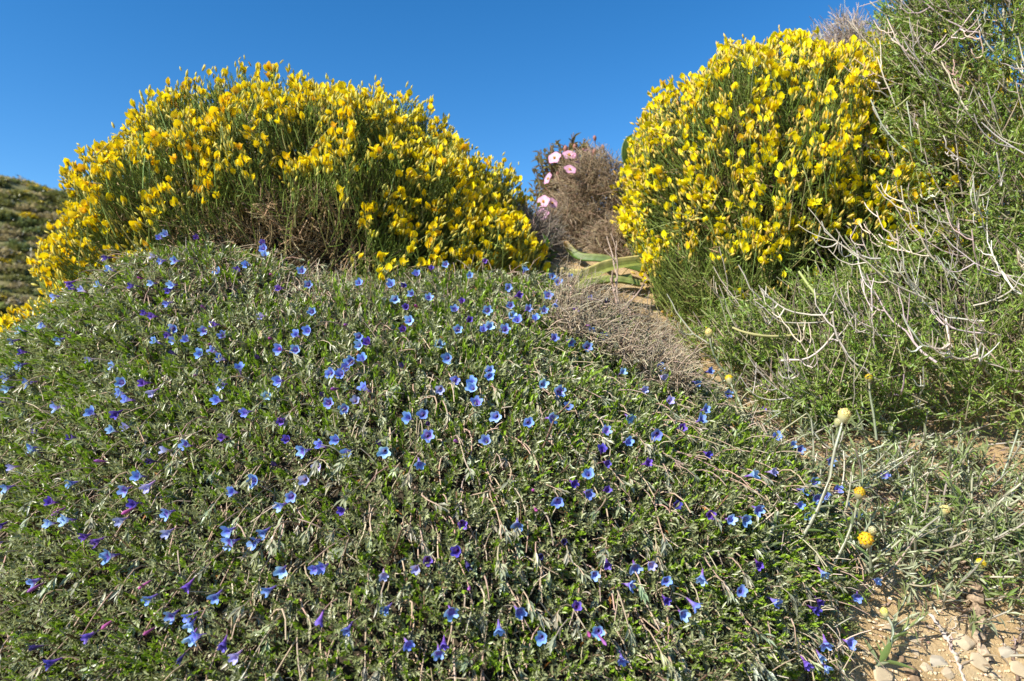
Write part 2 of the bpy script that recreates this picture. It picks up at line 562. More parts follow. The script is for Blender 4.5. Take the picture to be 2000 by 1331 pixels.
# the hanging tufts
m = U(0, 1, n2) < .5
tp = Pq[m, -1]; td = nz(Pq[m, -1] - Pq[m, -2])
nt_ = len(tp)
NT = 8
az = (np.arange(NT) * 2.399)[None] + U(-.3, .3, (nt_, NT))
fr = frames(td, roll=U(0, 6.28, nt_))
o2 = fr[:, None, 1] * np.cos(az)[..., None] + fr[:, None, 2] * np.sin(az)[..., None]
ld = nz(td[:, None] * U(.7, 1.3, (nt_, NT))[..., None] + o2 * U(.2, .75, (nt_, NT))[..., None] + np.array([0, 0, -.25]))
bp = tp[:, None] - td[:, None] * (np.linspace(.001, .009, NT)[None, :, None])
ln = U(.006, .0115, (nt_, NT))
g = Geo()
R = frames(ld.reshape(-1, 3), ref=np.repeat(nr[m], NT, 0), roll=U(-.6, .6, nt_ * NT))
sc = np.stack([ln.ravel(), ln.ravel() * .22, ln.ravel() * .25], -1)
bake(g, DIA_V, DIA_F, R, bp.reshape(-1, 3), sc, np.repeat(jitter((.32, .33, .21), nt_, .18), NT, 0))
part('seed_tufts', g, M_leaf, mat_root, stuff=True)
# bare dry stalks, thick in the died-back patches
n3 = 9000
x, y, sd, nr = mat_points(n3)
P0 = np.stack([x, y, H(x, y, False)], -1)
dp = dry_patch(P0)
k = U(0, 1, len(x)) < np.clip(dp * 1.1, 0, 1) + .20
P0, nr, sd, dp = P0[k], nr[k], sd[k], dp[k]
n3 = len(P0)
d0 = nz(nr * .8 + rng.normal(size=(n3, 3)) * .55 + np.array([.1, 0, .25]))
d1 = nz(d0 + downslope(nr) * U(0, 1.2, n3)[:, None] + rng.normal(size=(n3, 3)) * .3)
P0 = P0 + nr * (CANOPY * U(.1, .75, n3))[:, None]
L = U(.012, .026, n3) + dp * U(.005, .022, n3)
Pq = bent(P0, d0, d1, L, 4)
g = Geo()
tubes(g, Pq, np.linspace(1, .6, 4)[None] * U(.00045, .0008, n3)[:, None], jitter((.46, .38, .27), n3, .2))
part('dry_stalks', g, M_twig, mat_root, smooth=True, stuff=True)
# scraps of rusty dead leaf
n4 = 420
x, y, sd, nr = mat_points(n4)
n4 = len(x)
P0 = np.stack([x, y, H(x, y, False) + mat_h(x, y, sd) * U(.6, .98, n4)], -1)
g = Geo()
bake(g, LEAF_V, LEAF_F, frames(sph(n4)), P0, np.stack([U(.005, .012, n4), U(.002, .004, n4), U(.002, .005, n4)], -1), jitter((.36, .16, .05), n4, .25))
part('dead_leaves', g, M_leaf, mat_root, stuff=True)

# blue trumpet flowers: axis x points out of the mouth
def trumpet(mouth, throat, tube, open_=1.0, lobe=.5, seed=0):
    r = np.random.default_rng(seed)
    K = 15
    rings = [(-.0135, .0006, tube), (-.010, .0009, tube), (-.0065, .0014, [a * .6 + b * .4 for a, b in zip(tube, mouth)]), (-.0035, .0026, throat),
             (-.0014, .0037 * open_ + .0003, [a * .2 + b * .8 for a, b in zip(throat, mouth)]), (.0006, .0054 * open_, mouth)]
    V, C = [], []
    lob = r.uniform(.85, 1.12, 5)
    for q, (px, rad, c) in enumerate(rings):
        for k in range(K):
            a = 2 * np.pi * k / K
            j = k % 3
            w = 1.0
            dx = 0.0
            if q >= 4:
                w = [1 - .22 * lobe, 1 + .12 * lobe, 1 + .12 * lobe][j] * (1 + (lob[k // 3] - 1) * (q - 3) * .5)
                dx = [-.0012, .0003, .0003][j] * lobe * (q - 3)
            V.append([px + dx, rad * w * math.cos(a), rad * w * math.sin(a)])
            C.append(c)
    Fc = []
    for q in range(len(rings) - 1):
        for k in range(K):
            k2 = (k + 1) % K
            Fc.append([q * K + k, q * K + k2, (q + 1) * K + k2, (q + 1) * K + k])
    g = Geo().add(V, Fc, np.array(C))
    # grey-green calyx and stalk
    n = 5
    a = np.arange(n) * 2 * np.pi / n
    bake(g, LEAF_V, LEAF_F, frames(np.stack([np.ones(n), .18 * np.cos(a), .18 * np.sin(a)], -1), ref=np.stack([0 * a, np.cos(a), np.sin(a)], -1)),
         np.tile(np.array([[-.0145, 0, 0]]), (n, 1)), np.tile(np.array([[.0055, .0013, .001]]), (n, 1)), jitter((.2, .2, .12), n))
    st = np.array([[[-.026, 0, -.007], [-.021, 0, -.003], [-.0135, 0, 0]]])
    tubes(g, st, np.full((1, 3), .0006), jitter((.3, .22, .16), 1))
    return g
def bud_geo(c, c0, L=.010, r=.0016):
    P = np.array([[[-.012, 0, 0], [-.006, 0, 0], [-.001, 0, 0], [.0015, 0, 0]]]) * (L / .010)
    g = Geo()
    tubes(g, P, np.array([[.35, .7, 1.0, .15]]) * r, np.array([c0]), 7, np.array([c]))
    n = 4
    a = np.arange(n) * 2 * np.pi / n
    bake(g, LEAF_V, LEAF_F, frames(np.stack([np.ones(n), .2 * np.cos(a), .2 * np.sin(a)], -1)), np.tile(np.array([[-.0125, 0, 0]]), (n, 1)),
         np.tile(np.array([[.005, .0012, .001]]), (n, 1)), jitter((.2, .2, .12), n))
    return g
BL = (.26, .45, .93); BL2 = (.40, .62, .96); THR = (.10, .05, .30); TU = (.25, .10, .45); PU = (.15, .10, .60); PA = (.42, .44, .82)
TEMPL = {
    'b': [trumpet(BL, (.13, .16, .62), TU, 1.0, .75, 1), trumpet(BL2, (.17, .26, .75), TU, .95, .9, 2), trumpet((.26, .46, .93), (.16, .08, .40), TU, 1.06, 1.0, 3), trumpet((.22, .38, .92), (.14, .14, .55), (.3, .16, .55), .85, .8, 4)],
    'p': [trumpet(PU, (.06, .03, .22), (.16, .05, .28), .78, .8, 5), trumpet((.20, .13, .62), (.10, .05, .3), (.24, .09, .4), .7, .7, 6)],
    'l': [trumpet(PA, (.35, .35, .75), (.5, .3, .55), .8, .9, 7)],
    'k': [bud_geo((.50, .10, .38), (.30, .08, .22)), bud_geo((.42, .14, .48), (.30, .1, .25), .012)],
    'd': [trumpet((.05, .04, .20), (.04, .03, .12), (.10, .05, .16), .45, 1.0, 8)],
}
TM = {}
for kk, lst in TEMPL.items():
    TM[kk] = []
    for gq in lst:
        me = gq.mesh('flower_shape', smooth=True)
        me.materials.append(M_blue)
        TM[kk].append(me)
FLOWERS = """
402,454b 414,449l 439,465b 318,484b 330,479b 283,487b 385,486p 234,506b 164,497b 501,477b 511,483b 505,496p 507,508b 512,519b 207,521b 218,524p 322,531b
346,526b 304,517l 477,537b 461,549p 424,548b 526,555k 223,542b 116,558b 137,556b 207,575b 267,578p 304,572b 341,577b 335,587p 283,563k 120,596b 148,572p
157,578p 125,580p 102,573p 176,584l 333,614b 305,634p 292,631p 543,587p 38,648l 59,664b 102,655b 13,668p 14,685b 43,686b 129,682b 62,707p 52,729b 346,662b
406,668b 441,673b 423,658p 312,686b 337,678p 347,686b 372,685b 515,645l 532,685k 417,694k 400,616k 399,715b 423,708b 434,718b 347,713d 190,723l 234,735b
477,739b 510,725d 391,755k 549,706b 553,710k 32,739b 29,755b 766,516b 871,503b 737,534b 843,545p 871,537b 946,529p 917,559b 587,549b 603,578b 702,576b
814,559b 764,576b 789,584p 803,594b 838,600b 772,612b 792,619p 612,630b 900,608p 886,630b 949,629b 675,656k 799,653b 787,672p 914,652p 893,664b 941,665b
952,665b 581,675b 604,674b 703,683b 719,696p 703,701b 582,706b 687,728b 710,724b 678,742b 857,700b 871,728b 650,755b 668,755b 785,741d 953,748b 815,526k
811,619k 887,765b 918,772b 918,785b 952,761b 929,808b 963,840b 796,838b 826,832b 837,878b 944,883b 821,938b 756,913b 662,886b 632,896b 598,907b 683,909b
680,829b 648,810b 636,794d 711,779b 700,812l 629,939l 836,851d 858,788l 886,891k 654,785k 744,894d 1023,542b 1072,558b 1110,555b 1084,571b 989,584b 1065,598b
1010,598p 993,617b 1027,624b 1057,626b 1076,623b 1117,625p 1176,606p 1145,628k 996,636b 1005,646b 1039,645b 982,665b 1148,664b 1172,676b 1074,686b 1107,693b
1140,697b 1001,528b 1060,587k 1140,661k 1143,601l 1417,788b 1492,788l 1499,811k 1484,820p 1554,905b 1539,896b 1456,950b 1495,944l 1574,967b 1557,979b 1576,999b
1595,992b 1539,1010b 1642,1008b 1627,979b 1617,925b 1456,1020b 1436,1037b 1409,1037b 1554,1031b 1662,1029b 1668,1071l 1460,1122p 1576,1145b 1421,1176b 1492,1195b
1572,1195p 1561,1212p 1651,1185b 1695,1154b 1627,1276b 1574,1283b 1567,1307b 1541,1322p 1584,1326b 1509,874b 1717,954b 47,940l 36,979b 155,970b 117,1001p
144,1038b 118,1047b 131,1030k 185,1073p 207,1085p 11,1091b 232,1110b 285,955b 300,976l 264,985b 275,1007p 253,1044l 262,1026k 345,1030b 345,1068l 87,1162b
89,1178k 296,1170k 309,1196b 384,1174p 360,1232b 390,1235b 393,1250b 394,1276b 197,1272p 94,1289d 126,1322p 309,1261k 232,1250k 204,921k 306,924d 377,1318d
28,1055p 6,955p 83,903b 900,1046p 1079,1008b 1139,993b 1003,1053b 888,1104p 836,1116p 813,1134l 913,1132d 1090,1085d 1173,1126p 1147,1150b 912,1177k 882,1219b
1008,1221b 1111,1210p 969,1260b 1047,1268b 867,1287p 858,1302b 802,1283b 1154,1256b 1138,1264k 1198,1315b 1040,1021k 1032,987k 1163,1285k 1045,1115d 127,818b
66,765b 33,780b 10,805b 247,790b 260,805b 255,772b 290,770p 307,793l 195,828b 240,833p 85,862p 153,873p 232,862b 257,855l 375,893b 432,806b 488,832b 440,775b
550,770b 530,797b 558,850p 330,900l 445,878p 80,900b 508,965b 465,983b 580,992b 608,968l 555,1013b 677,1027p 458,1062b 462,1084b 528,1070b 508,1082b 566,1143b
640,1135b 627,1140b 538,1185b 443,1198b 636,1243p 685,1255b 757,1217b 477,1310l 455,1287p 405,1270b 756,1150l 548,935d 570,885p 1025,855b 1073,845b 1101,822b
1088,787b 1054,780b 1208,745b 1353,773b 1380,747b 1177,865b 1222,845b 1220,887b 1270,880b 1320,865p 1167,903p 1176,932p 1138,953b 1254,932p 1112,972p 1177,978p
1290,757l 1280,740b 1247,788l 1297,808l 1360,845b 1370,825b 1371,913p 1309,1010p 1371,1028p 1225,1135b 1220,1165b 1285,1155b 1347,1157b 1283,1197p 1313,1225b
1342,1207b 1255,1130l 1031,413b 1015,413b
""".split()
fx, fy, ft = [], [], []
for tok in FLOWERS:
    a, b = tok.split(',')
    if b[:-1] == '413':
        continue
    fx.append(float(a)); fy.append(float(b[:-1])); ft.append(b[-1])
fx = np.array(fx); fy = np.array(fy)
FP = hit(fx, fy)
FN = Hn(FP[:, 0], FP[:, 1])
FD = downslope(FN)
nF = len(fx)
left = np.clip((900 - fx) / 900, 0, 1)[:, None]
low = np.clip((fy - 800) / 500, 0, 1)[:, None]
ax = nz(FN * U(.35, .8, nF)[:, None] + FD * U(.25, .7, nF)[:, None] + np.array([0, -.85, .1]) * (1 - .5 * low) + np.array([-.75, 0, -.1]) * left + np.array([0, 0, -.45]) * low
        + rng.normal(size=(nF, 3)) * .33)
FP = FP + FN * (U(.012, .017, nF) + .005 * low[:, 0])[:, None]
FR = frames(ax, roll=U(-.9, .9, nF))
for i in range(nF):
    me = random.choice(TM[ft[i]])
    s_ = U(.80, 1.02) * (1 - .16 * low[i, 0]) * (1.0 if ft[i] != 'd' else .9)
    nm = {'k': 'bud', 'd': 'withered_flower'}.get(ft[i], 'flower')
    place(nm, me, mat_root, FP[i], FR[i] * np.array([[.82], [1], [1]]), s_)

# ------------------------------------------------------------------ yellow broom cushions
def petal(L, W, cup, back, lean, nseg=3, nacross=4, pw=.95, y0=0.0, roll=0.0, base=(.72, .46, .02), tip_=(.93, .63, .008)):
    V, C, Fc = [], [], []
    for i in range(nseg + 1):
        s = i / nseg
        w = W * (math.sin(math.pi * (.06 + .90 * s) ** pw) ** .75)
        for j in range(nacross + 1):
            t = 2 * j / nacross - 1
            p = np.array([t * w, y0 + cup * t * t * w - back * s * s * L, s * L])
            c, k = math.cos(lean), math.sin(lean)
            p = np.array([p[0], p[1] * c - p[2] * k, p[1] * k + p[2] * c])
            c, k = math.cos(roll), math.sin(roll)
            p = np.array([p[0] * c - p[1] * k, p[0] * k + p[1] * c, p[2]])
            V.append(p)
            C.append([a * (1 - s) + b * s for a, b in zip(base, tip_)])
    n = nacross + 1
    for i in range(nseg):
        for j in range(nacross):
            a = i * n + j
            Fc.append([a, a + 1, a + n + 1, a + n])
    return np.array(V), np.array(Fc), np.array(C)

def pea_flower(kind):
    """z is the flower's axis, it opens towards -y"""
    g = Geo()
    base, tip_ = (.86, .60, .012), (.96, .79, .010)
    if kind == 'old':
        base, tip_ = (.70, .36, .02), (.90, .55, .02)
    P = []
    if kind in ('open', 'old'):
        P.append(petal(.0112, .0054, -.30, .30, .10, base=base, tip_=tip_))
        for r in (.95, -.95):
            P.append(petal(.0096, .0030, .5, .22, .36, 3, 2, roll=math.pi + r, base=base, tip_=tip_))
        P.append(petal(.0088, .0016, .9, -.05, .50, 3, 2, roll=math.pi, base=base, tip_=tip_))
    elif kind == 'wide':
        P.append(petal(.0110, .0064, -.25, .65, .26, base=base, tip_=tip_))
        for r in (.75, -.75):
            P.append(petal(.0095, .0026, .5, .3, .62, 3, 2, roll=math.pi + r, base=base, tip_=tip_))
        P.append(petal(.0085, .0018, .8, 0, .85, 3, 2, roll=math.pi, base=base, tip_=tip_))
    else:
        P.append(petal(.0118, .0036, -.8, .05, .02, base=base, tip_=tip_))
        for r in (1.1, -1.1):
            P.append(petal(.0100, .0018, .6, .06, .10, 3, 2, roll=math.pi + r, base=base, tip_=tip_))
    for v, f, c in P:
        g.add(v, f, c)
    tubes(g, np.array([[[0, 0, -.006], [0, 0, -.001], [0, 0, .0026], [0, -.0002, .0038]]]), np.array([[.0005, .0008, .0014, .0009]]), np.array([[.22, .26, .06]]), 5)
    return g
PEA = {k: pea_flower(k) for k in ('open', 'wide', 'half', 'old')}
PEAM = {}
for k, gq in PEA.items():
    PEAM[k] = gq.mesh('broom_flower_shape', smooth=True)
    PEAM[k].materials.append(M_yel)
def geo_arrays(g):
    return np.concatenate(g.v), (np.concatenate(g.q) if g.q else np.concatenate(g.t)), np.concatenate(g.c)
BUDG = Geo()
tubes(BUDG, np.array([[[0, 0, 0], [0, 0, .0025], [0, 0, .0058], [0, 0, .0088]]]), np.array([[.0006, .00145, .0014, .0002]]),
      np.array([[.34, .36, .08]]), 4, np.array([[.86, .68, .14]]))
BUD_V, BUD_F, BUD_C = geo_arrays(BUDG)
BUDM = BUDG.mesh('broom_bud_shape', smooth=True); BUDM.materials.append(M_yel)
CAM_AT = np.zeros(3)

def upright(d, face):
    """rows x, y, z with z along d and -y turned towards `face`"""
    d = nz(d)
    yv = -(face - (face * d).sum(-1, keepdims=True) * d)
    yv = nz(yv)
    xv = np.cross(yv, d)
    return np.stack([xv, yv, d], 1)

def broom(root_, lobes, seed, n_stem, n_cluster, bare, dens, p_open):
    W1 = Waves(.16, seed); W2 = Waves(.07, seed + 1); W3 = Waves(.10, seed + 2)
    vol = np.array([l[1][0] * l[1][2] * (.35 if l[0][1] > 1.35 else 1) for l in lobes]); vol = vol / vol.sum()
    def surface(n):
        P, Nn = [], []
        for (c, r, e), w in zip(lobes, vol):
            m = int(n * w) + 1
            dd = sph(m * 5)
            c = np.array(c); r = np.array(r)
            rad = (np.abs(dd) ** e).sum(-1) ** (-1 / e)
            p = c + dd * rad[:, None] * r
            nn = nz(np.sign(dd) * np.abs(dd * rad[:, None]) ** (e - 1) / r)
            p = p + nn * (.020 * W1(p) + .011 * W2(p))[:, None]
            face = (nn * nz(CAM_AT - p)).sum(-1)
            keep = (dd[:, 2] > -.55) & ((face > -.3) | (U(0, 1, len(p)) < .18)) & (p[:, 2] > H(p[:, 0], p[:, 1], False) - .01)
            for c2, r2, e2 in lobes:
                if tuple(c2) != tuple(c):
                    keep &= ((np.abs((p - np.array(c2)) / np.array(r2)) ** e2).sum(-1) > .8)
            k = np.where(keep)[0][:m]
            P.append(p[k]); Nn.append(nn[k])
        return np.concatenate(P), np.concatenate(Nn)
    # added dark fill standing in for the shaded interior, blocks the view through
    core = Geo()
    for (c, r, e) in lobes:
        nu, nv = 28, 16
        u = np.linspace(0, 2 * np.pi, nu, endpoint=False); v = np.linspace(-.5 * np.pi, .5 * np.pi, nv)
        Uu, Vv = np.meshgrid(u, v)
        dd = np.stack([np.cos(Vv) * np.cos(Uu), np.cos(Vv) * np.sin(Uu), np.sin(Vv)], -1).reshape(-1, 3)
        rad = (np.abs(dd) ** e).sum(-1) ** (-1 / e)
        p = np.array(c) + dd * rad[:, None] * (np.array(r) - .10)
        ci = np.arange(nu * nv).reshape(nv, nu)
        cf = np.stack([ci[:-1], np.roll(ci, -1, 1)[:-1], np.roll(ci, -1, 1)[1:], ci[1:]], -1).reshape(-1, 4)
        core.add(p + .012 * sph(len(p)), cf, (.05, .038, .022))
    part('dark_fill', core, M_bark, root_)
    up = np.array([0, 0, 1.0])
    # green rush-like stems
    P, Nn = surface(n_stem)
    n = len(P)
    b = bare(P, Nn)
    k = U(0, 1, n) > b * .96
    P, Nn = P[k], Nn[k]
    n = len(P)
    d1 = nz(Nn * .8 + up * .45 + rng.normal(size=(n, 3)) * .30)
    d0 = nz(d1 + Nn * .4 + rng.normal(size=(n, 3)) * .25)
    L = U(.05, .10, n)
    tipp = P + d1 * (U(-.026, .001, n))[:, None]
    p0 = tipp - L[:, None] * (d0 + d1) / 2
    Pq = bent(p0, d0, d1, L, 3)
    low = smooth(.0, .16, P[:, 2] - root_.location[2])[:, None]
    cA = jitter((.26, .19, .09), n, .2); cB = jitter((.135, .20, .03), n, .2) * low + jitter((.17, .23, .04), n, .2) * (1 - low)
    g = Geo()
    tubes(g, Pq, np.linspace(1, .7, 3)[None] * U(.00055, .00095, n)[:, None], cA * .8 + cB * .2, 3, cB)
    # short side twigs
    m = rng.choice(n, n // 2, replace=False)
    q0 = Pq[m, 1]; e0 = nz(d1[m] + rng.normal(size=(len(m), 3)) * .55)
    tubes(g, bent(q0, e0, nz(e0 + d1[m] * .5), U(.018, .035, len(m)), 3), np.linspace(1, .7, 3)[None] * np.full((len(m), 1), .0006), cB[m], 3)
    # tiny leaves on the stems
    m = rng.integers(0, n, n * 2)
    s_ = U(.35, 1, len(m))[:, None]
    q0 = p0[m] + L[m][:, None] * (d0[m] * (s_ - s_ * s_ / 2) + d1[m] * s_ * s_ / 2)
    e0 = nz(d1[m] + rng.normal(size=(len(m), 3)) * .7)
    ln = U(.004, .008, len(m))
    bake(g, DIA_V, DIA_F, frames(e0, roll=U(0, 6.28, len(m))), q0, np.stack([ln, ln * .22, ln * .3], -1), cB[m] * 1.15)
    part('green_stems', g, M_stem, root_, smooth=True, stuff=True)
    # dry brown thorny stems where the cushion has died back, and thinly elsewhere
    P, Nn = surface(int(n_stem * .8))
    b = bare(P, Nn)
    k = U(0, 1, len(P)) < np.maximum(b, .07)
    P, Nn, b = P[k], Nn[k], b[k]
    n = len(P)
    d1 = nz(Nn * .7 + up * .1 + rng.normal(size=(n, 3)) * .6)
    L = U(.03, .075, n)
    p0 = P - Nn * (.035 + .065 * b * U(.3, 1.1, n))[:, None] - d1 * (L * .5)[:, None]
    g = Geo()
    Pq = bent(p0, nz(d1 + sph(n) * .4), d1, L, 4)
    tubes(g, Pq, np.linspace(1, .55, 4)[None] * U(.0005, .0010, n)[:, None], jitter((.32, .21, .11), n, .25), 3, jitter((.50, .36, .20), n, .25))
    m = rng.integers(0, n, n)
    e0 = nz(d1[m] + rng.normal(size=(n, 3)) * .8)
    tubes(g, bent(Pq[m, 2], e0, e0, U(.01, .03, n), 2), np.full((n, 2), .0005), jitter((.34, .24, .13), n, .25), 3)
    part('dry_twigs', g, M_twig, root_, smooth=True, stuff=True)
    # blossom in clusters near the stem tips
    P, Nn = surface(n_cluster * 3)
    b = bare(P, Nn)
    k = (U(0, 1, len(P)) > b * 1.4) & (U(0, 1, len(P)) < dens(P, Nn, W3))
    P, Nn = P[k][:], Nn[k]
    sel = rng.permutation(len(P))[:n_cluster]
    P, Nn = P[sel], Nn[sel]
    n = len(P)
    cd = nz(Nn * .5 + up * .7 + rng.normal(size=(n, 3)) * .28)
    nf = rng.choice([0, 1, 2, 3, 4], n, p=[.22, .30, .24, .15, .09]) if p_open is None else rng.choice([0, 1, 2, 3, 4], n, p=p_open)
    nb = rng.choice([1, 2, 3, 4, 6], n, p=[.1, .2, .25, .25, .2])
    fi = np.repeat(np.arange(n), nf); bi = np.repeat(np.arange(n), nb)
    m = len(fi)
    fd = nz(cd[fi] * .7 + up * .5 + rng.normal(size=(m, 3)) * .27)
    fp = P[fi] + Nn[fi] * U(-.006, .008, m)[:, None] + cd[fi] * U(-.010, .010, m)[:, None] + sph(m) * U(.002, .0085, m)[:, None]
    face = nz(nz(CAM_AT - fp) * .15 + Nn[fi] * .8 + sph(m) * .75 + SUN * .35)
    FRr = upright(fd, face)
    vis = (Nn[fi] * nz(CAM_AT - fp)).sum(-1)
    score = vis * 1.0 / np.linalg.norm(fp, axis=-1)
    order = np.argsort(-score)
    kinds = rng.choice(['open', 'wide', 'half', 'old'], m, p=[.47, .10, .38, .05])
    sc = U(.80, 1.12, m)
    one = rng.permutation(order[:int(m * .62)])[:300]
    for i in one:
        place('flower', PEAM[kinds[i]], root_, fp[i], FRr[i], sc[i])
    rest = np.ones(m, bool); rest[one] = False
    g = Geo()
    for k in PEA:
        q = np.where(rest & (kinds == k))[0]
        if len(q):
            v, f, c = geo_arrays(PEA[k])
            bake(g, v, f, FRr[q], fp[q], sc[q], jitter((.93, .93, .9), len(q), .09, .03), c)
    part('blossom', g, M_yel, root_, smooth=True, stuff=True)
    m = len(bi)
    bd = nz(cd[bi] + rng.normal(size=(m, 3)) * .22)
    bp = P[bi] + Nn[bi] * U(-.012, .010, m)[:, None] + cd[bi] * U(-.014, .010, m)[:, None] + sph(m) * U(.003, .011, m)[:, None]
    BR = frames(bd, roll=U(0, 6, m))[:, [1, 2, 0], :]
    g = Geo()
    sc = U(.75, 1.3, m)
    bake(g, BUD_V, BUD_F, BR, bp, sc, jitter((1, .97, .95), m, .10, .05), BUD_C)
    part('buds', g, M_yel, root_, smooth=True, stuff=True)
    # a stalk under each flower cluster
    g2 = Geo()
    tubes(g2, bent(P - cd * .05, nz(cd + Nn * .3), cd, np.full(n, .055), 3), np.full((n, 3), .0007), jitter((.14, .19, .04), n, .2))
    part('flower_stalks', g2, M_stem, root_, smooth=True, stuff=True)

bushL = thing('broom_bush', 'broom cushion of yellow pea flowers with a brown died-back hollow at its foot', 'bush', (-.39, 1.2, .06))
def bareL(P, Nn):
    c = at(520, 470, .93)
    e = ((P[:, 0] - c[0]) / .14) ** 2 + ((P[:, 2] - c[2] + .018 - .12 * (P[:, 0] - c[0])) / .105) ** 2
    return np.clip(1.5 - e, 0, 1) * (P[:, 1] < 1.2)
def densL(P, Nn, W):
    hgt = smooth(.04, .17, P[:, 2] + .15 * np.abs(P[:, 0] + .36))
    leftw = smooth(-.55, -.68, P[:, 0])
    return np.clip(.10 + .75 * np.maximum(hgt, leftw) + .28 * W(P), 0, 1)
broom(bushL, [((-.365, 1.2, .070), (.375, .31, .350), 2.15), ((-.09, 1.2, .115), (.125, .19, .175), 2.0), ((-.60, 1.02, -.04), (.105, .12, .125), 2.0), ((-.645, 1.0, -.05), (.085, .11, .115), 2.0)], 31, 14000, 2350, bareL, densL, [.24, .34, .22, .13, .07])
bushR = thing('broom_bush', 'dome-shaped broom cushion thick with yellow pea flowers, half behind the green twiggy shrub', 'bush', (.48, 1.22, .1))
def bareR(P, Nn):
    return np.zeros(len(P))
def densR(P, Nn, W):
    hgt = smooth(.08, .24, P[:, 2])
    return np.clip(.05 + .9 * hgt + .22 * W(P), 0, 1)
broom(bushR, [((.475, 1.22, .225), (.265, .28, .270), 2.15), ((.80, 1.40, .26), (.27, .18, .34), 2.0), ((.37, 1.10, .075), (.15, .13, .125), 2.0)], 41, 12000, 2250, bareR, densR, [.16, .28, .26, .19, .11])

# ------------------------------------------------------------------ green twiggy shrub with bare grey branches
shrub = thing('twiggy_shrub', 'tall green shrub bristling with bare pale grey branches in front of a yellow broom', 'shrub', (.74, .98, -.02))
SH = [((.80, 1.02, .26), (.30, .22, .46)), ((.53, .91, -.03), (.29, .18, .13)), ((.80, .90, .02), (.22, .16, .14)), ((.39, .87, -.07), (.16, .11, .07))]
W_s1 = Waves(.13, 51); W_s2 = Waves(.05, 52)
def shrub_surface(n, face_min=-.3):
    P, Nn = [], []
    vol = np.array([r[0] * r[2] for c, r in SH]); vol /= vol.sum()
    for q, ((c, r), w) in enumerate(zip(SH, vol)):
        m = int(n * w) + 1
        dd = sph(m * 6)
        p = np.array(c) + dd * np.array(r)
        nn = nz(dd / np.array(r))
        p = p + nn * (.03 * W_s1(p) + .012 * W_s2(p))[:, None]
        keep = ((nn * nz(-p)).sum(-1) > face_min) & (p[:, 2] > H(p[:, 0], p[:, 1], False) + .015) & (p[:, 0] / p[:, 1] < .95)
        for j, (c2, r2) in enumerate(SH):
            if j != q:
                keep &= (((p - np.array(c2)) / np.array(r2)) ** 2).sum(-1) > .75
        k = np.where(keep)[0][:m]
        P.append(p[k]); Nn.append(nn[k])
    return np.concatenate(P), np.concatenate(Nn)
core = Geo()
LEFTUP = np.array([-.55, -.05, .55])
# leafy twigs
P, Nn = shrub_surface(10500)
Pb, Nb = shrub_surface(2300, -1.1)
P = np.concatenate([P, Pb - Nb * U(0, .12, len(Pb))[:, None]]); Nn = np.concatenate([Nn, Nb])
depth = U(0, 1, len(P)) ** 1.6 * .09
P = P - Nn * depth[:, None]
k = (W_s1(P * 1.3 + 4) + .8 * W_s2(P) + rng.normal(size=len(P)) * .5) > -.8 + .3 * smooth(.1, .3, P[:, 2])
P, Nn = P[k], Nn[k]
n = len(P)
d0 = nz(Nn * .5 + LEFTUP * .55 + rng.normal(size=(n, 3)) * .42)
d1 = nz(d0 + np.array([0, 0, .5]) + rng.normal(size=(n, 3)) * .3)
L = U(.03, .065, n)
P0 = P - d0 * (L * .7)[:, None]
Pq = bent(P0, d0, d1, L, 3)
g = Geo()
tubes(g, Pq, np.linspace(1, .6, 3)[None] * U(.0006, .0011, n)[:, None], jitter((.27, .22, .15), n, .25), 3, jitter((.26, .28, .10), n, .2))
NL = 17
m = np.repeat(np.arange(n), NL)
s_ = np.clip(np.round(np.tile(np.linspace(.25, 1.0, NL), n) * 6) / 6 + U(-.04, .04, n * NL), 0, 1)[:, None]
q0 = P0[m] + L[m][:, None] * (d0[m] * (s_ - s_ * s_ / 2) + d1[m] * s_ * s_ / 2)
td = nz(d0[m] * (1 - s_) + d1[m] * s_)
e0 = nz(td * U(.25, .9, (n * NL, 1)) + sph(n * NL) * .75 + np.array([0, 0, .12]))
ln = U(.0045, .0095, n * NL)
tone = U(0, 1, n)
cb = np.array([.13, .235, .028]) * (1 - tone[:, None]) + np.array([.26, .345, .06]) * tone[:, None]
gl = Geo()
bake(gl, DIA_V, DIA_F, frames(e0, ref=td, roll=U(-.5, .5, n * NL)), q0, np.stack([ln, ln * .24, ln * .2], -1), np.clip(cb[m] * (1 + rng.normal(size=(n * NL, 1)) * .15), .01, .9))
part('leaves', gl, M_gloss, shrub, stuff=True)
# tangle of inner twigs
P, Nn = shrub_surface(2300, -1.1)
n = len(P)
P = P - Nn * U(.02, .15, n)[:, None]
d0 = nz(LEFTUP + Nn * .4 + rng.normal(size=(n, 3)) * .55)
d1 = nz(d0 + np.array([0, 0, .6]) + rng.normal(size=(n, 3)) * .4)
tubes(g, bent(P, d0, d1, U(.04, .10, n), 4), np.linspace(1, .5, 4)[None] * U(.0006, .0013, n)[:, None], jitter((.25, .19, .13), n, .25), 3, jitter((.34, .28, .22), n, .25))
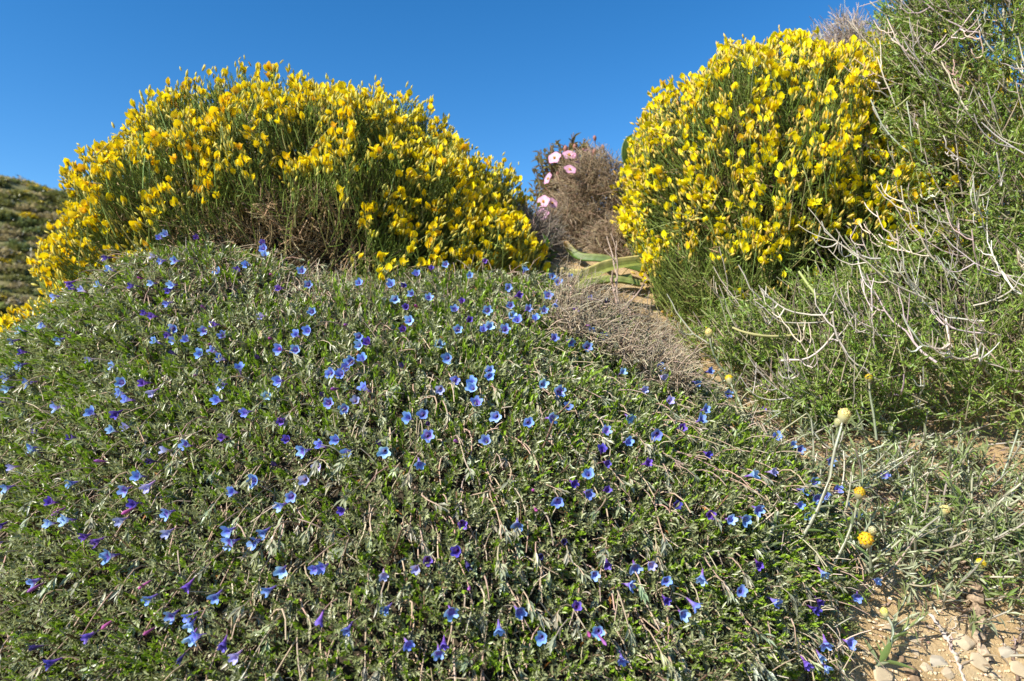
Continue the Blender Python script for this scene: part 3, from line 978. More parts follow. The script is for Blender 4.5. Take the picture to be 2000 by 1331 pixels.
# main limbs from the foot
nl = 46
foot = np.array([.80, .97, -.08]) + rng.normal(size=(nl, 3)) * np.array([.05, .03, .01])
P, Nn = shrub_surface(nl * 3, -.2)
sel = rng.permutation(len(P))[:nl]
tgt = P[sel] - Nn[sel] * .04
mid = (foot + tgt) / 2 + np.array([0, 0, -.04]) + rng.normal(size=(nl, 3)) * .02
t_ = np.linspace(0, 1, 9)[None, :, None]
Pq = foot[:, None] * (1 - t_) ** 2 + 2 * mid[:, None] * t_ * (1 - t_) + tgt[:, None] * t_ ** 2
tubes(g, Pq, np.linspace(1, .35, 9)[None] * U(.0022, .0042, nl)[:, None], jitter((.24, .18, .12), nl, .2), 6, jitter((.36, .30, .24), nl, .2))
part('twigs', g, M_twig, shrub, smooth=True, stuff=True)

def knobbly(P, r):
    """swell a path's radius into the small nodes of a dead twig"""
    return r * (1 + .30 * rng.random(r.shape))
def dead_branch_geo(p, d, L, up, thick, nfork, tint=(.50, .43, .36)):
    """a curved bare branch with forked, upturned ends"""
    g = Geo()
    d = nz(d); up = nz(up)
    Pq = bent(p[None], d[None], nz(d * .55 + up)[None], [L], 9)
    Pq = Pq + rng.normal(size=Pq.shape) * .0009
    c = jitter(tint, 1, .16)
    tubes(g, Pq, knobbly(Pq, np.linspace(1, .5, 9)[None] * thick), c, 5)
    for q in range(nfork):
        i = rng.integers(2, 8)
        side = nz(np.cross(d, sph(1)[0]))
        e0 = nz(d * .8 + side * rng.uniform(.4, 1.0))
        e1 = nz(e0 * .4 + up + sph(1)[0] * .25)
        Lf = L * rng.uniform(.22, .55)
        Pf = bent(Pq[0, i][None], e0[None], e1[None], [Lf], 7) + rng.normal(size=(1, 7, 3)) * .0006
        Pf[0, 0] = Pq[0, i]
        tubes(g, Pf, knobbly(Pf, np.linspace(.75, .4, 7)[None] * thick), c, 4)
        if rng.random() < .6:
            j = rng.integers(2, 6)
            f0 = nz(e1 + sph(1)[0] * .8)
            Pg = bent(Pf[0, j][None], f0[None], nz(f0 + up)[None], [Lf * rng.uniform(.3, .6)], 5)
            tubes(g, Pg, knobbly(Pg, np.linspace(.55, .35, 5)[None] * thick), c, 4)
    return g
P, Nn = shrub_surface(1200, .05)
sel = rng.permutation(len(P))[:235]
for i in sel:
    dd = nz(Nn[i] * rng.uniform(.15, .6) + LEFTUP * rng.uniform(.5, 1.1) + np.array([0, 0, -.25]) + rng.normal(size=3) * .30)
    if P[i, 2] < .1:
        dd = nz(dd + np.array([-.25, -.1, -.25]))
    L = rng.uniform(.05, .15)
    gq = dead_branch_geo(P[i] - dd * L * .5, dd, L, np.array([rng.uniform(-.4, .3), -.1, 1.0]), rng.uniform(.0007, .0013), rng.integers(1, 4))
    part('bare_branch', gq, M_twig, shrub, smooth=True)
# a few thick yellowish living stems
for (a, b_, c_) in [((1760, 800, .80), (1790, 660, .84), (1990, 590, .90)), ((1560, 530, .84), (1620, 620, .82), (1680, 660, .84)), ((1905, 800, .78), (1850, 740, .82), (1800, 700, .86)),
                    ((1430, 640, .83), (1480, 665, .82), (1560, 655, .85)), ((1990, 480, .86), (1985, 540, .86), (1960, 640, .88)), ((1585, 800, .78), (1680, 735, .79), (1780, 660, .82))]:
    pts = np.array([at(*a), at(*b_), at(*c_)])
    t_ = np.linspace(0, 1, 9)[:, None]
    path = pts[0] * (1 - t_) ** 2 + 2 * pts[1] * t_ * (1 - t_) + pts[2] * t_ ** 2
    gq = Geo()
    tubes(gq, path[None], knobbly(path, np.linspace(.7, 1.2, 9)[None] * .0018), jitter((.42, .42, .17), 1, .1), 6)
    part('living_stem', gq, M_stem, shrub, smooth=True)

# ------------------------------------------------------------------ dry grey thorn cushions
def dry_cushion(root_, c, r, n, col, col2, curl=.5, thick=.0006, L=(.02, .05), zmin=-.3):
    c = np.array(c); r = np.array(r)
    dd = sph(n * 2)
    dd = dd[dd[:, 2] > zmin][:n]
    m = len(dd)
    depth = 1 - .5 * U(0, 1, m) ** 2
    W = Waves(.06, int(abs(c[0]) * 1000) + 3)
    p = c + dd * r * depth[:, None] * (1 + .06 * W(c + dd * r))[:, None]
    d0 = nz(dd + rng.normal(size=(m, 3)) * curl)
    d1 = nz(d0 + rng.normal(size=(m, 3)) * curl * 1.4 + np.array([0, 0, .2]))
    Lq = U(L[0], L[1], m)
    g = Geo()
    Pq = bent(p - d0 * (Lq * .6)[:, None], d0, d1, Lq, 4)
    tubes(g, Pq, np.linspace(1, .6, 4)[None] * U(thick * .7, thick * 1.3, m)[:, None], jitter(col, m, .22), 3, jitter(col2, m, .22))
    k = rng.integers(0, m, m // 2)
    e0 = nz(d0[k] + sph(len(k)) * .9)
    tubes(g, bent(Pq[k, 2], e0, nz(e0 + sph(len(k)) * .5), Lq[k] * .5, 3), np.full((len(k), 3), thick * .8), jitter(col2, len(k), .22), 3)
    part('twigs', g, M_twig, root_, smooth=True, stuff=True)
    return g
b1 = thing('dry_thorn_bush', 'dead brown cushion of tangled fine twigs between the two yellow brooms', 'bush', at(1150, 500, 1.42))
dry_cushion(b1, at(1155, 420, 1.42), (.088, .085, .135), 5600, (.20, .14, .08), (.33, .25, .16), .6, zmin=-.95)
dry_cushion(b1, at(1110, 470, 1.38), (.085, .07, .075), 2600, (.20, .14, .08), (.34, .26, .17), .6, zmin=-.95)
dry_cushion(b1, at(1205, 490, 1.32), (.075, .06, .06), 2000, (.20, .14, .08), (.34, .26, .17), .6, zmin=-.95)
b2 = thing('dry_thorn_bush', 'low grey mound of dead twigs in the shade of the hollowed broom', 'bush', at(1015, 540, 1.22))
dry_cushion(b2, at(1020, 505, 1.24), (.075, .09, .085), 3600, (.16, .13, .10), (.28, .235, .19), .45, L=(.03, .07), zmin=-.9)
b3 = thing('dry_thorn_bush', 'spiky dry brown twigs rising behind the top of the dome-shaped broom', 'bush', at(1640, 130, 1.62))
dry_cushion(b3, at(1655, 150, 1.62), (.105, .08, .13), 900, (.26, .19, .13), (.42, .34, .27), .35, .0009, (.05, .11), -.1)
for px, py, dx, th, L in [(1640, 95, -.15, .003, .05), (1655, 90, .25, .0028, .045), (1625, 85, -.5, .0022, .06), (1672, 95, .5, .0022, .06), (1700, 80, -.6, .002, .06)]:
    gq = dead_branch_geo(at(px, py + 40, 1.58), np.array([dx, 0, 1.0]), L * 1.6, np.array([dx * .4, 0, 1.0]), th * .8, 3)
    part('bare_branch', gq, M_twig, b3, smooth=True)
b4 = thing('dry_twig_tuft', 'tuft of pale dry arching twigs beside the bare soil under the dome-shaped broom', 'dry twigs', at(1240, 670, .98))
g = Geo()
n = 2700
px = U(1085, 1345, n); py = 508 + (px - 1085) * .55 + U(0, 118, n)
P0 = hit(px, py + 20) + np.array([0, 0, .004])
d0 = nz(np.array([-.1, -.2, .6]) + rng.normal(size=(n, 3)) * .7)
d1 = nz(np.array([.3, -.3, -.1]) + rng.normal(size=(n, 3)) * .7)
tubes(g, bent(P0, d0, d1, U(.015, .055, n), 6), np.linspace(1, .6, 6)[None] * U(.0004, .0008, n)[:, None], jitter((.27, .21, .14), n, .3), 3, jitter((.40, .33, .23), n, .3))
part('twigs', g, M_twig, b4, smooth=True, stuff=True)
b5 = thing('dead_branch', 'bleached upright dead stick standing by the broad strap leaves', 'branch', at(1215, 610, 1.0))
for a, b_, th in [((1212, 620, 1.0), (1200, 460, 1.04), .0022), ((1212, 610, 1.0), (1190, 545, .99), .003), ((1212, 610, 1.0), (1265, 560, .98), .002), ((1235, 640, .97), (1228, 590, .97), .003), ((1212, 600, 1.0), (1170, 600, .97), .002)]:
    A, B = at(*a), at(*b_)
    gq = dead_branch_geo(A, B - A, np.linalg.norm(B - A), nz(B - A) + np.array([0, 0, .2]) + sph(1)[0] * .3, th * .7, 2, (.34, .27, .20))
    part('twig', gq, M_bark, b5, smooth=True)

# ------------------------------------------------------------------ pink rockrose behind the gap
rock = thing('rockrose_bush', 'pink-flowered rockrose with brown buds rising behind the dead twig cushion', 'bush', at(1100, 480, 1.50))
g = Geo(); gl = Geo()
n = 300
cc = at(1115, 365, 1.50)
P = cc + sph(n) * np.array([.10, .06, .115]) * U(.3, 1, n)[:, None] ** .4
d0 = nz((P - cc) * np.array([1, 1, .6]) + np.array([0, 0, .06]) + rng.normal(size=(n, 3)) * .03)
tubes(g, bent(P - d0 * .07, d0, nz(d0 + np.array([0, 0, .4])), np.full(n, .075), 4), np.linspace(1, .6, 4)[None] * np.full((n, 1), .0013), jitter((.20, .12, .07), n, .2), 4)
part('stems', g, M_twig, rock, smooth=True, stuff=True)
m = np.repeat(np.arange(n), 5)
e0 = nz(d0[m] * .5 + sph(len(m)))
ln = U(.012, .024, len(m))
bake(gl, LONG_V, LONG_F, frames(e0), P[m] - d0[m] * U(0, .04, len(m))[:, None], np.stack([ln, ln * .42, ln * .4], -1), jitter((.20, .17, .08), len(m), .25))
part('leaves', gl, M_leaf, rock, stuff=True)
g = Geo()
for k in range(5):
    a = 2 * np.pi * k / 5
    v, f, c = petal(.019, .0108, .15, .35, 1.05, 4, 4, 1.6, base=(.80, .58, .62), tip_=(.72, .34, .54))
    ca, sa = math.cos(a), math.sin(a)
    v = np.stack([v[:, 0] * ca - v[:, 1] * sa, v[:, 0] * sa + v[:, 1] * ca, v[:, 2]], -1)
    g.add(v, f, c)
petal_me = g.mesh('rockrose_petals', smooth=True); petal_me.materials.append(M_pink)
g = Geo()
n = 40
e0 = nz(np.array([0, 0, 1.0]) + rng.normal(size=(n, 3)) * .45)
tubes(g, bent(np.zeros((n, 3)), e0, e0, U(.004, .007, n), 2), np.full((n, 2), .0009), jitter((.85, .55, .03), n, .1), 4)
eye_me = g.mesh('rockrose_stamens'); eye_me.materials.append(M_yel)
for px, py, Yd, nx in [(1084, 310, 1.56, -.2), (1113, 333, 1.53, .1), (1112, 305, 1.60, .2), (1124, 312, 1.6, .6), (1072, 350, 1.6, -.8), (1062, 395, 1.52, -.3), (1078, 398, 1.53, .4), (1060, 420, 1.5, .1), (1150, 300, 1.63, .3)]:
    Pp = at(px, py, Yd - .19)
    dv = nz(np.array([[nx * 1.2, -.85, .25]]) + rng.normal(size=(1, 3)) * .22)
    Rr = upright(dv, np.array([[0, 0, 1.0]]))[0]
    fo = place('flower', petal_me, rock, Pp, Rr, rng.uniform(.58, .78))
    e = bpy.data.objects.new('stamens', eye_me); COL.objects.link(e); e.parent = fo
g = Geo()
tubes(g, np.array([[[0, 0, -.02], [0, 0, -.004], [0, 0, 0], [0, 0, .005], [0, 0, .010], [0, 0, .013]]]), np.array([[.0009, .0010, .0035, .0052, .0040, .0006]]), np.array([[.26, .14, .06]]), 7, np.array([[.46, .20, .17]]))
budm = g.mesh('rockrose_bud', smooth=True); budm.materials.append(M_pink)
for px, py in [(1162, 274), (1104, 296), (1123, 292), (1137, 300), (1178, 292), (1067, 335), (1080, 365), (1068, 375), (1056, 405), (1090, 345), (1146, 290), (1132, 325), (1075, 322), (1098, 318), (1160, 300)]:
    Rr = upright(nz(np.array([[rng.uniform(-.4, .4), rng.uniform(-.4, .1), 1.0]])), np.array([[0, -1.0, 0]]))[0]
    place('bud', budm, rock, at(px, py, rng.uniform(1.38, 1.50)), Rr, rng.uniform(.75, 1.1))

# ------------------------------------------------------------------ broad strap leaves in the gap
squill = thing('strap_leaf_plant', 'broad strap-shaped green leaves with yellowed edges lying in the gap between the brooms', 'plant', at(1240, 545, 1.12))
def strap(path, width, face, cols, thick=.0018):
    path = np.array([at(*p) for p in path])
    t = np.linspace(0, len(path) - 1, 15)
    # smooth Catmull-Rom path
    ext = np.concatenate([[2 * path[0] - path[1]], path, [2 * path[-1] - path[-2]]])
    out_ = []
    for q in t:
        i = min(int(q), len(path) - 2); u = q - i
        a, b, c, d_ = ext[i:i + 4]
        out_.append(.5 * (2 * b + (c - a) * u + (2 * a - 5 * b + 4 * c - d_) * u * u + (3 * b - a - 3 * c + d_) * u ** 3))
    Pp = np.array(out_)
    T = nz(np.gradient(Pp, axis=0))
    side = nz(np.cross(T, nz(np.array(face, float))))
    nrm = np.cross(side, T)
    g = Geo()
    K = 13
    S = np.linspace(0, 1, 15)
    V, C = [], []
    for i in range(15):
        w = width * min(1, 1.9 * (1 - S[i]) ** .6 + .02) * (.8 + .2 * S[i])
        for lay in (1, -1):
            for j in range(K):
                u = 2 * j / (K - 1) - 1
                V.append(Pp[i] + side[i] * u * w / 2 + nrm[i] * (.42 * w * abs(u) ** 1.3 + lay * thick / 2 * (1 - u * u * .95)))
                k = S[i]
                base = np.array(cols[0]) * (1 - k) + np.array(cols[1]) * k if k < .75 else np.array(cols[1]) * (1 - (k - .75) * 4) + np.array(cols[2]) * (k - .75) * 4
                edge_ = max(0, u * cols[3]) ** 2
                C.append((base * (1 - edge_) + np.array([.60, .50, .20]) * edge_) * (1 + .22 * math.sin(u * 21 + 5 * k)))
    Fc = []
    for i in range(14):
        for lay in range(2):
            for j in range(K - 1):
                a = i * 2 * K + lay * K + j
                q = [a, a + 1, a + 2 * K + 1, a + 2 * K]
                Fc.append(q if lay == 0 else q[::-1])
        for j, rev in ((0, False), (K - 1, True)):
            a = i * 2 * K + j
            q = [a, a + 2 * K, a + 3 * K, a + K]
            Fc.append(q if not rev else q[::-1])
    g.add(V, Fc, np.array(C))
    part('leaf', g, M_broad, squill, smooth=True)
GR = (.085, .15, .022)
strap([(1250, 515, 1.12), (1190, 525, 1.10), (1130, 545, 1.08), (1070, 520, 1.10)], .026, (.1, -.8, .6), ((.2, .24, .05), (.36, .36, .10), (.45, .25, .08), 1.0))
strap([(1250, 530, 1.15), (1180, 512, 1.16), (1125, 505, 1.18), (1098, 465, 1.20)], .022, (.1, -.75, .65), (GR, GR, (.42, .20, .07), .5))
strap([(1250, 560, 1.06), (1200, 552, 1.05), (1150, 558, 1.04), (1105, 580, 1.02)], .020, (.05, -.6, .8), ((.20, .26, .06), (.28, .32, .09), (.22, .22, .07), .6))
strap([(1235, 545, 1.10), (1160, 555, 1.10), (1110, 535, 1.11), (1050, 545, 1.12)], .018, (0, -.6, .8), (GR, (.2, .24, .05), (.3, .22, .06), .7))
strap([(1285, 420, 1.28), (1250, 360, 1.27), (1232, 300, 1.26), (1236, 262, 1.27)], .034, (-.35, -.9, .1), ((.07, .12, .03), (.08, .14, .035), (.10, .16, .04), .2))
young_plant = thing('seedling', 'small leafy green sprout in the shade beside the strap leaves', 'plant', at(1070, 530, 1.18))
g = Geo()
n = 22
e0 = nz(np.array([0, -.2, .5]) + rng.normal(size=(n, 3)) * .6)
ln = U(.014, .028, n)
bake(g, LONG_V, LONG_F, frames(e0), at(U(1050, 1085, n), U(480, 530, n), U(1.16, 1.2, n)), np.stack([ln, ln * .5, ln * .4], -1), jitter((.07, .17, .025), n, .2))
part('leaves', g, M_gloss, young_plant)
g = Geo()
tubes(g, bent(np.tile(at(1070, 545, 1.18), (4, 1)), nz(np.array([0, 0, 1.0]) + rng.normal(size=(4, 3)) * .3), np.tile(np.array([[0, 0, 1.0]]), (4, 1)), np.full(4, .05), 4), np.full((4, 4), .001), jitter((.1, .16, .04), 4), 5)
part('stem', g, M_stem, young_plant, smooth=True)

# ------------------------------------------------------------------ grey-green everlastings with yellow button heads
ELF = strip(4, .20, .6)
EL_ME = []
for kk, c in enumerate([(.20, .25, .13), (.27, .31, .19), (.15, .22, .07)]):
    g = Geo().add(ELF[0], ELF[1], c)
    me = g.mesh('everlasting_leaf_shape', smooth=True); me.materials.append(M_leaf); EL_ME.append(me)
def head_geo(r, c, n=26):
    """a button of many small round scales"""
    g = Geo()
    k = np.arange(n)
    zc = 1 - k / n * 1.25
    a = k * 2.399
    rr = np.sqrt(np.maximum(0, 1 - zc * zc))
    nn = np.stack([rr * np.cos(a), rr * np.sin(a), zc], -1)
    V = np.array([[0, 0, 0], [.5, .42, .05], [1, 0, .0], [.5, -.42, .05], [.5, 0, .42]])
    Fq = np.array([[0, 1, 4], [1, 2, 4], [2, 3, 4], [3, 0, 4]])
    up_ = nz(np.array([0, 0, 1.0]) - nn * nn[:, 2:3] + 1e-3)
    bake(g, V, Fq, np.stack([up_, np.cross(nn, up_), nn], 1), nn * r * .8 - up_ * r * .22, np.full(n, r * .62), jitter(c, n, .12))
    # woolly cup below
    tubes(g, np.array([[[0, 0, -r * 1.5], [0, 0, -r * .9], [0, 0, -r * .3], [0, 0, r * .3]]]), np.array([[.25, .7, .92, .75]]) * r, np.array([[.40, .42, .30]]), 9, np.array([[.55, .50, .18]]))
    return g
def everlasting(label, path, heads, nleaf, leafL=(.012, .022), thick=.0013):
    pts = np.array([at(*p) for p in path])
    t = np.linspace(0, len(pts) - 1, 13)
    ext = np.concatenate([[2 * pts[0] - pts[1]], pts, [2 * pts[-1] - pts[-2]]])
    Pp = []
    for q in t:
        i = min(int(q), len(pts) - 2); u = q - i
        a, b, c, d_ = ext[i:i + 4]
        Pp.append(.5 * (2 * b + (c - a) * u + (2 * a - 5 * b + 4 * c - d_) * u * u + (3 * b - a - 3 * c + d_) * u ** 3))
    Pp = np.array(Pp)
    root_ = thing('everlasting_plant', label, 'plant', Pp[0])
    g = Geo()
    tubes(g, Pp[None], np.linspace(1.1, .75, 13)[None] * thick, jitter((.28, .30, .18), 1, .08), 6)
    part('stem', g, M_leaf, root_, smooth=True)
    T = nz(np.gradient(Pp, axis=0))
    for q in range(nleaf):
        f = (q / nleaf) ** 1.35 * 11
        i = int(f)
        p = Pp[i] * (1 - f + i) + Pp[i + 1] * (f - i)
        e = nz(T[i] * rng.uniform(.3, 1.1) + nz(np.cross(T[i], sph(1)[0])) * .8)
        Rr = frames(e[None], ref=T[i][None])[0]
        ll = rng.uniform(*leafL) * (1.15 - .6 * q / nleaf)
        o = place('leaf', EL_ME[rng.integers(0, 3)], root_, p, Rr * np.array([[ll], [ll * .20], [ll * .3]]))
    for (hx, hy, hy_d, r, c) in heads:
        hp = at(hx, hy, hy_d)
        dv = nz(T[-1] + np.array([0, -.35, .25]))
        Rr = upright(dv[None], np.array([[0, -1.0, .2]]))[0]
        gq = head_geo(r, c)
        me = gq.mesh('flower_head_shape', smooth=False); me.materials.append(M_yel)
        place('flower_head', me, root_, hp, Rr)
        if np.linalg.norm(hp - Pp[-1]) > .004:
            gs = Geo()
            tubes(gs, np.stack([Pp[-4], (Pp[-3] + hp) / 2, hp - dv * r])[None], np.full((1, 3), thick * .8), jitter((.36, .37, .26), 1, .08), 6)
            part('stem', gs, M_leaf, root_, smooth=True)
YB = (.85, .60, .03); YC = (.78, .66, .25)
everlasting('tallest pale woolly everlasting, a yellow button head and a bud atop', [(1490, 1130, .565), (1560, 1060, .57), (1612, 960, .58), (1630, 880, .585), (1646, 822, .59)], [(1649, 810, .59, .0056, YC), (1637, 824, .592, .0034, (.6, .56, .3))], 9, (.012, .02), .0015)
everlasting('slender everlasting with one plump yellow head beside the tallest stalk', [(1608, 1140, .57), (1650, 1060, .575), (1668, 1010, .58), (1677, 972, .58)], [(1679, 962, .58, .0048, YB)], 9)
everlasting('everlasting with a round deep yellow clustered head and a closed white bud', [(1702, 1130, .575), (1700, 1095, .57), (1698, 1070, .565)], [(1691, 1054, .56, .0062, (.85, .55, .02)), (1704, 1036, .57, .0036, (.62, .58, .32))], 7)
everlasting('straight everlasting with a small half-open yellow head amid the grey leaves', [(1818, 1115, .62), (1824, 1060, .62), (1832, 1020, .62), (1840, 1003, .62)], [(1845, 996, .62, .0045, YC)], 12)
everlasting('everlasting leaning over the gnarled root with a small golden head', [(1835, 1165, .60), (1868, 1145, .60), (1895, 1118, .60), (1910, 1106, .60)], [(1915, 1101, .60, .0045, YB)], 10)
everlasting('stunted everlasting with a pale bud drooping over the bare stony soil', [(1712, 1302, .535), (1736, 1270, .54), (1744, 1230, .545), (1734, 1204, .55)], [(1727, 1195, .55, .0034, (.75, .66, .2))], 16, (.012, .024))
everlasting('thin everlasting stalk with a tiny yellow bud against the green shrub', [(1712, 860, .73), (1706, 810, .735), (1699, 770, .74), (1698, 748, .74)], [(1697, 738, .74, .0042, YB)], 8)
everlasting('lone everlasting with a pale head where the mat meets the twiggy shrub', [(1440, 745, .84), (1405, 715, .84), (1390, 680, .84), (1387, 660, .84)], [(1385, 650, .84, .0052, YC)], 8)
everlasting('short everlasting with a flat bright yellow head at the edge of the mat', [(1450, 800, .76), (1440, 775, .77), (1430, 755, .775), (1426, 746, .78)], [(1424, 740, .78, .0048, (.9, .66, .02))], 6)
everlasting('pale woolly everlasting shoot without any flower, rising out of the mat', [(1468, 1110, .55), (1490, 1070, .553), (1510, 1030, .556), (1520, 1000, .56)], [], 24, (.016, .024), .0016)

# leafy everlasting clumps without flowers
CL = 'leafy grey-green everlasting clump without flowers on the stony soil'
CLUMP_LABELS = {(1870, 1155): 'small grey-green everlasting clump at the upper end of the gnarled root', 
                (1720, 960): 'grey-green everlasting clump right behind the slender everlasting with one plump head', (1490, 835): 'thin everlasting clump between the mat edge and the twiggy shrub, beside the grey stone',
                (1430, 775): 'sparsest everlasting clump, by the short everlasting with a flat yellow head', (1760, 1050): 'grey-green everlasting clump beside the round deep yellow clustered head',
                (1850, 1010): 'grey-green everlasting clump around the straight stalk with a half-open head', (1900, 1090): 'grey-green everlasting clump behind the golden head that leans over the root',
                
                (1820, 930): 'everlasting clump in the shade below the twiggy shrub, greyish with dead leaves'}
def clump(px, py, spread, n_shoot, seed_tone):
    base = hit(np.array([px], float), np.array([py], float))[0]
    root_ = thing('everlasting_clump', CLUMP_LABELS.get((px, py), CL), 'plant', base, 'grey-green everlasting clumps on the stony soil')
    bx = base[0] + rng.normal(size=n_shoot) * spread; by = base[1] + rng.normal(size=n_shoot) * spread * .8
    P0 = np.stack([bx, by, H(bx, by, False)], -1)
    d0 = nz(np.array([0, -.15, .45]) + rng.normal(size=(n_shoot, 3)) * np.array([.65, .5, .25]))
    d1 = nz(d0 + np.array([0, -.1, .35]) + rng.normal(size=(n_shoot, 3)) * .4)
    L = U(.02, .062, n_shoot)
    Pq = bent(P0, d0, d1, L, 6)
    g = Geo()
    tubes(g, Pq, np.linspace(1, .7, 6)[None] * U(.0008, .0014, n_shoot)[:, None], jitter((.42, .40, .30), n_shoot, .12), 4)
    part('stems', g, M_leaf, root_, smooth=True, stuff=True)
    NLc = 13
    m = np.repeat(np.arange(n_shoot), NLc)
    s_ = np.tile(np.linspace(.15, 1, NLc), n_shoot)[:, None]
    q0 = P0[m] + L[m][:, None] * (d0[m] * (s_ - s_ * s_ / 2) + d1[m] * s_ * s_ / 2)
    td = nz(d0[m] * (1 - s_) + d1[m] * s_)
    e0 = nz(td * U(.4, 1.1, (len(m), 1)) + sph(len(m)) * .75)
    ln = U(.008, .017, len(m))
    tone = rng.choice(3, n_shoot, p=seed_tone)
    cb = np.array([(.21, .25, .10), (.31, .33, .20), (.17, .25, .05)])[tone]
    g = Geo()
    bake(g, MID_V, MID_F, frames(e0, ref=td), q0, np.stack([ln, ln * U(.12, .19, len(m)), ln * .3], -1), np.clip(cb[m] * (1 + rng.normal(size=(len(m), 1)) * .13), .01, .9))
    part('leaves', g, M_leaf, root_, smooth=True, stuff=True)
    g = Geo()
    n = n_shoot * 6
    bx = base[0] + rng.normal(size=n) * spread * 1.1; by = base[1] + rng.normal(size=n) * spread
    P0 = np.stack([bx, by, H(bx, by) + U(0, .007, n)], -1)
    e0 = nz(rng.normal(size=(n, 3)) * np.array([1, 1, .4]) + np.array([0, 0, .2]))
    ln = U(.007, .017, n)
    bake(g, MID_V, MID_F, frames(e0, roll=U(0, 6, n)), P0, np.stack([ln, ln * .16, ln * .5], -1), jitter((.36, .27, .19), n, .25))
    part('withered_leaves', g, M_leaf, root_, smooth=True, stuff=True)
for px, py, sp, ns in [(1800, 1115, .026, 26), (1900, 1090, .032, 34), (1980, 1105, .026, 28), (1760, 1050, .030, 28), (1850, 1010, .034, 34), (1950, 1010, .032, 32), (1700, 1130, .022, 20),
                       (1720, 960, .034, 26), (1820, 930, .036, 30), (1930, 920, .036, 30), (1640, 920, .030, 16), (1870, 1155, .016, 12), 
                       (2040, 1030, .035, 26), (2050, 1150, .030, 24), (1600, 960, .028, 14), (1680, 1040, .026, 22), (1490, 835, .026, 14), (1560, 870, .028, 16), (1430, 775, .022, 10), (1640, 860, .03, 16), (1750, 870, .03, 16)]:
    clump(px, py, sp, ns, [.5, .28, .22])

# ------------------------------------------------------------------ stones, root and sticks on the bare soil
def stone_mesh(seed, flat):
    r = np.random.default_rng(seed)
    import bmesh
    bm = bmesh.new()
    bmesh.ops.create_icosphere(bm, subdivisions=3, radius=1)
    cuts = nz(r.normal(size=(16, 3))); lim = r.uniform(.42, .8, 16)
    for v in bm.verts:
        p = np.array(v.co)
        for c, l in zip(cuts, lim):
            e = p @ c - l
            if e > 0:
                p = p - c * e
        v.co = p * np.array([1, .75, flat]) * (1 + r.normal() * .015)
    bm.normal_update()
    V = np.array([v.co[:] for v in bm.verts]); Fq = np.array([[v.index for v in f.verts] for f in bm.faces])
    bm.free()
    return V, Fq
STC = [(.60, .48, .32), (.52, .45, .34), (.63, .50, .32), (.50, .39, .25)]
STV = [stone_mesh(60 + q, .42 + .08 * (q % 3)) for q in range(5)]
SMESH = []
for q, (V, Fq) in enumerate(STV):
    me = Geo().add(V, Fq, STC[q % 4]).mesh('stone_shape'); me.materials.append(M_stone); SMESH.append(me)
stones = [(1886, 1256, 48, 0, 'widest flat grey-tan stone lying against the gnarled root'), (1914, 1304, 46, 2, 'long cream stone just below the tip of the gnarled root'), (1833, 1292, 34, 1, None), (1737, 1243, 40, 3, None),
          (1789, 1254, 22, 4, None), (1724, 1322, 50, 2, 'large tan stone half sunk in the soil under the drooping everlasting'), (1809, 1302, 30, 0, None), (1968, 1280, 36, 1, None), (1997, 1285, 30, 3, None), (1991, 1316, 40, 2, None), (1787, 1276, 16, 4, None),
          (1740, 1137, 26, 1, None), (1662, 1216, 14, 0, None), (1770, 1230, 18, 3, None), (1850, 1320, 24, 4, None), (1940, 1325, 22, 0, None), (1765, 1310, 20, 1, None), (1690, 1290, 18, 2, None), (1870, 1215, 20, 3, None),
          (1346, 702, 40, 2, 'pale stone on the bare soil between the mat and the dome-shaped broom'), (1935, 775, 60, 0, 'broad pale stone half hidden under the twiggy shrub'), (1605, 835, 40, 1, 'grey stone in the shade under the edge of the twiggy shrub'), (1985, 740, 40, 3, None), (1320, 712, 22, 4, None), (1820, 745, 28, 2, None)]
for px, py, w, k, lab in stones:
    p = hit(np.array([float(px)]), np.array([float(py)]))[0]
    sz = w / F * p[1] / 2 * 1.5
    a = rng.uniform(-.5, .5)
    o = bpy.data.objects.new('stone', SMESH[k]); COL.objects.link(o)
    nn = Hn(p[:1], p[1:2])[0]
    Rr = frames(np.array([[math.cos(a), math.sin(a), 0]]) - nn * (nn[0] * math.cos(a) + nn[1] * math.sin(a)), ref=nn)[0] * sz
    zc = float(H(p[0], p[1])) - sz * .02
    o.matrix_basis = Matrix([[Rr[0][q], Rr[1][q], Rr[2][q], [p[0], p[1], zc][q]] for q in range(3)] + [[0, 0, 0, 1]])
    o['label'] = lab or 'small angular pale limestone half bedded in the sandy soil'
    o['category'] = 'stone'
    o['group'] = 'stones on the bare soil'
g = Geo()
n = 2600
px = U(1600, 2080, n); py = U(1130, 1380, n)
k = rng.random(n) < .25
px[k] = U(1280, 2050, k.sum()); py[k] = U(700, 1150, k.sum())
P0 = hit(px, py)
P0[:, 2] = H(P0[:, 0], P0[:, 1])
ok = mat_sd(P0[:, 0], P0[:, 1]) < .01
P0 = P0[ok]
V, Fq = STV[1]
sub = np.array([[1, 0, 0], [-.5, .8, 0], [-.5, -.8, 0], [.1, .1, .6], [-.1, 0, -.5], [.5, .5, .2]])
subf = np.array([[0, 5, 3], [5, 1, 3], [1, 2, 3], [2, 0, 3], [0, 4, 5], [5, 4, 1], [1, 4, 2], [2, 4, 0]])
n = len(P0)
sz = .0008 + .0022 * rng.random(n) ** 3
bake(g, sub, subf, frames(sph(n) * np.array([1, 1, .3])), P0 + np.array([0, 0, .0003]), sz, jitter((.52, .40, .25), n, .2))
gravel = link('gravel', g.mesh('gravel'), M_stone)
gravel['kind'] = 'stuff'; gravel['label'] = 'fine tan gravel scattered over the bare soil'; gravel['category'] = 'gravel'
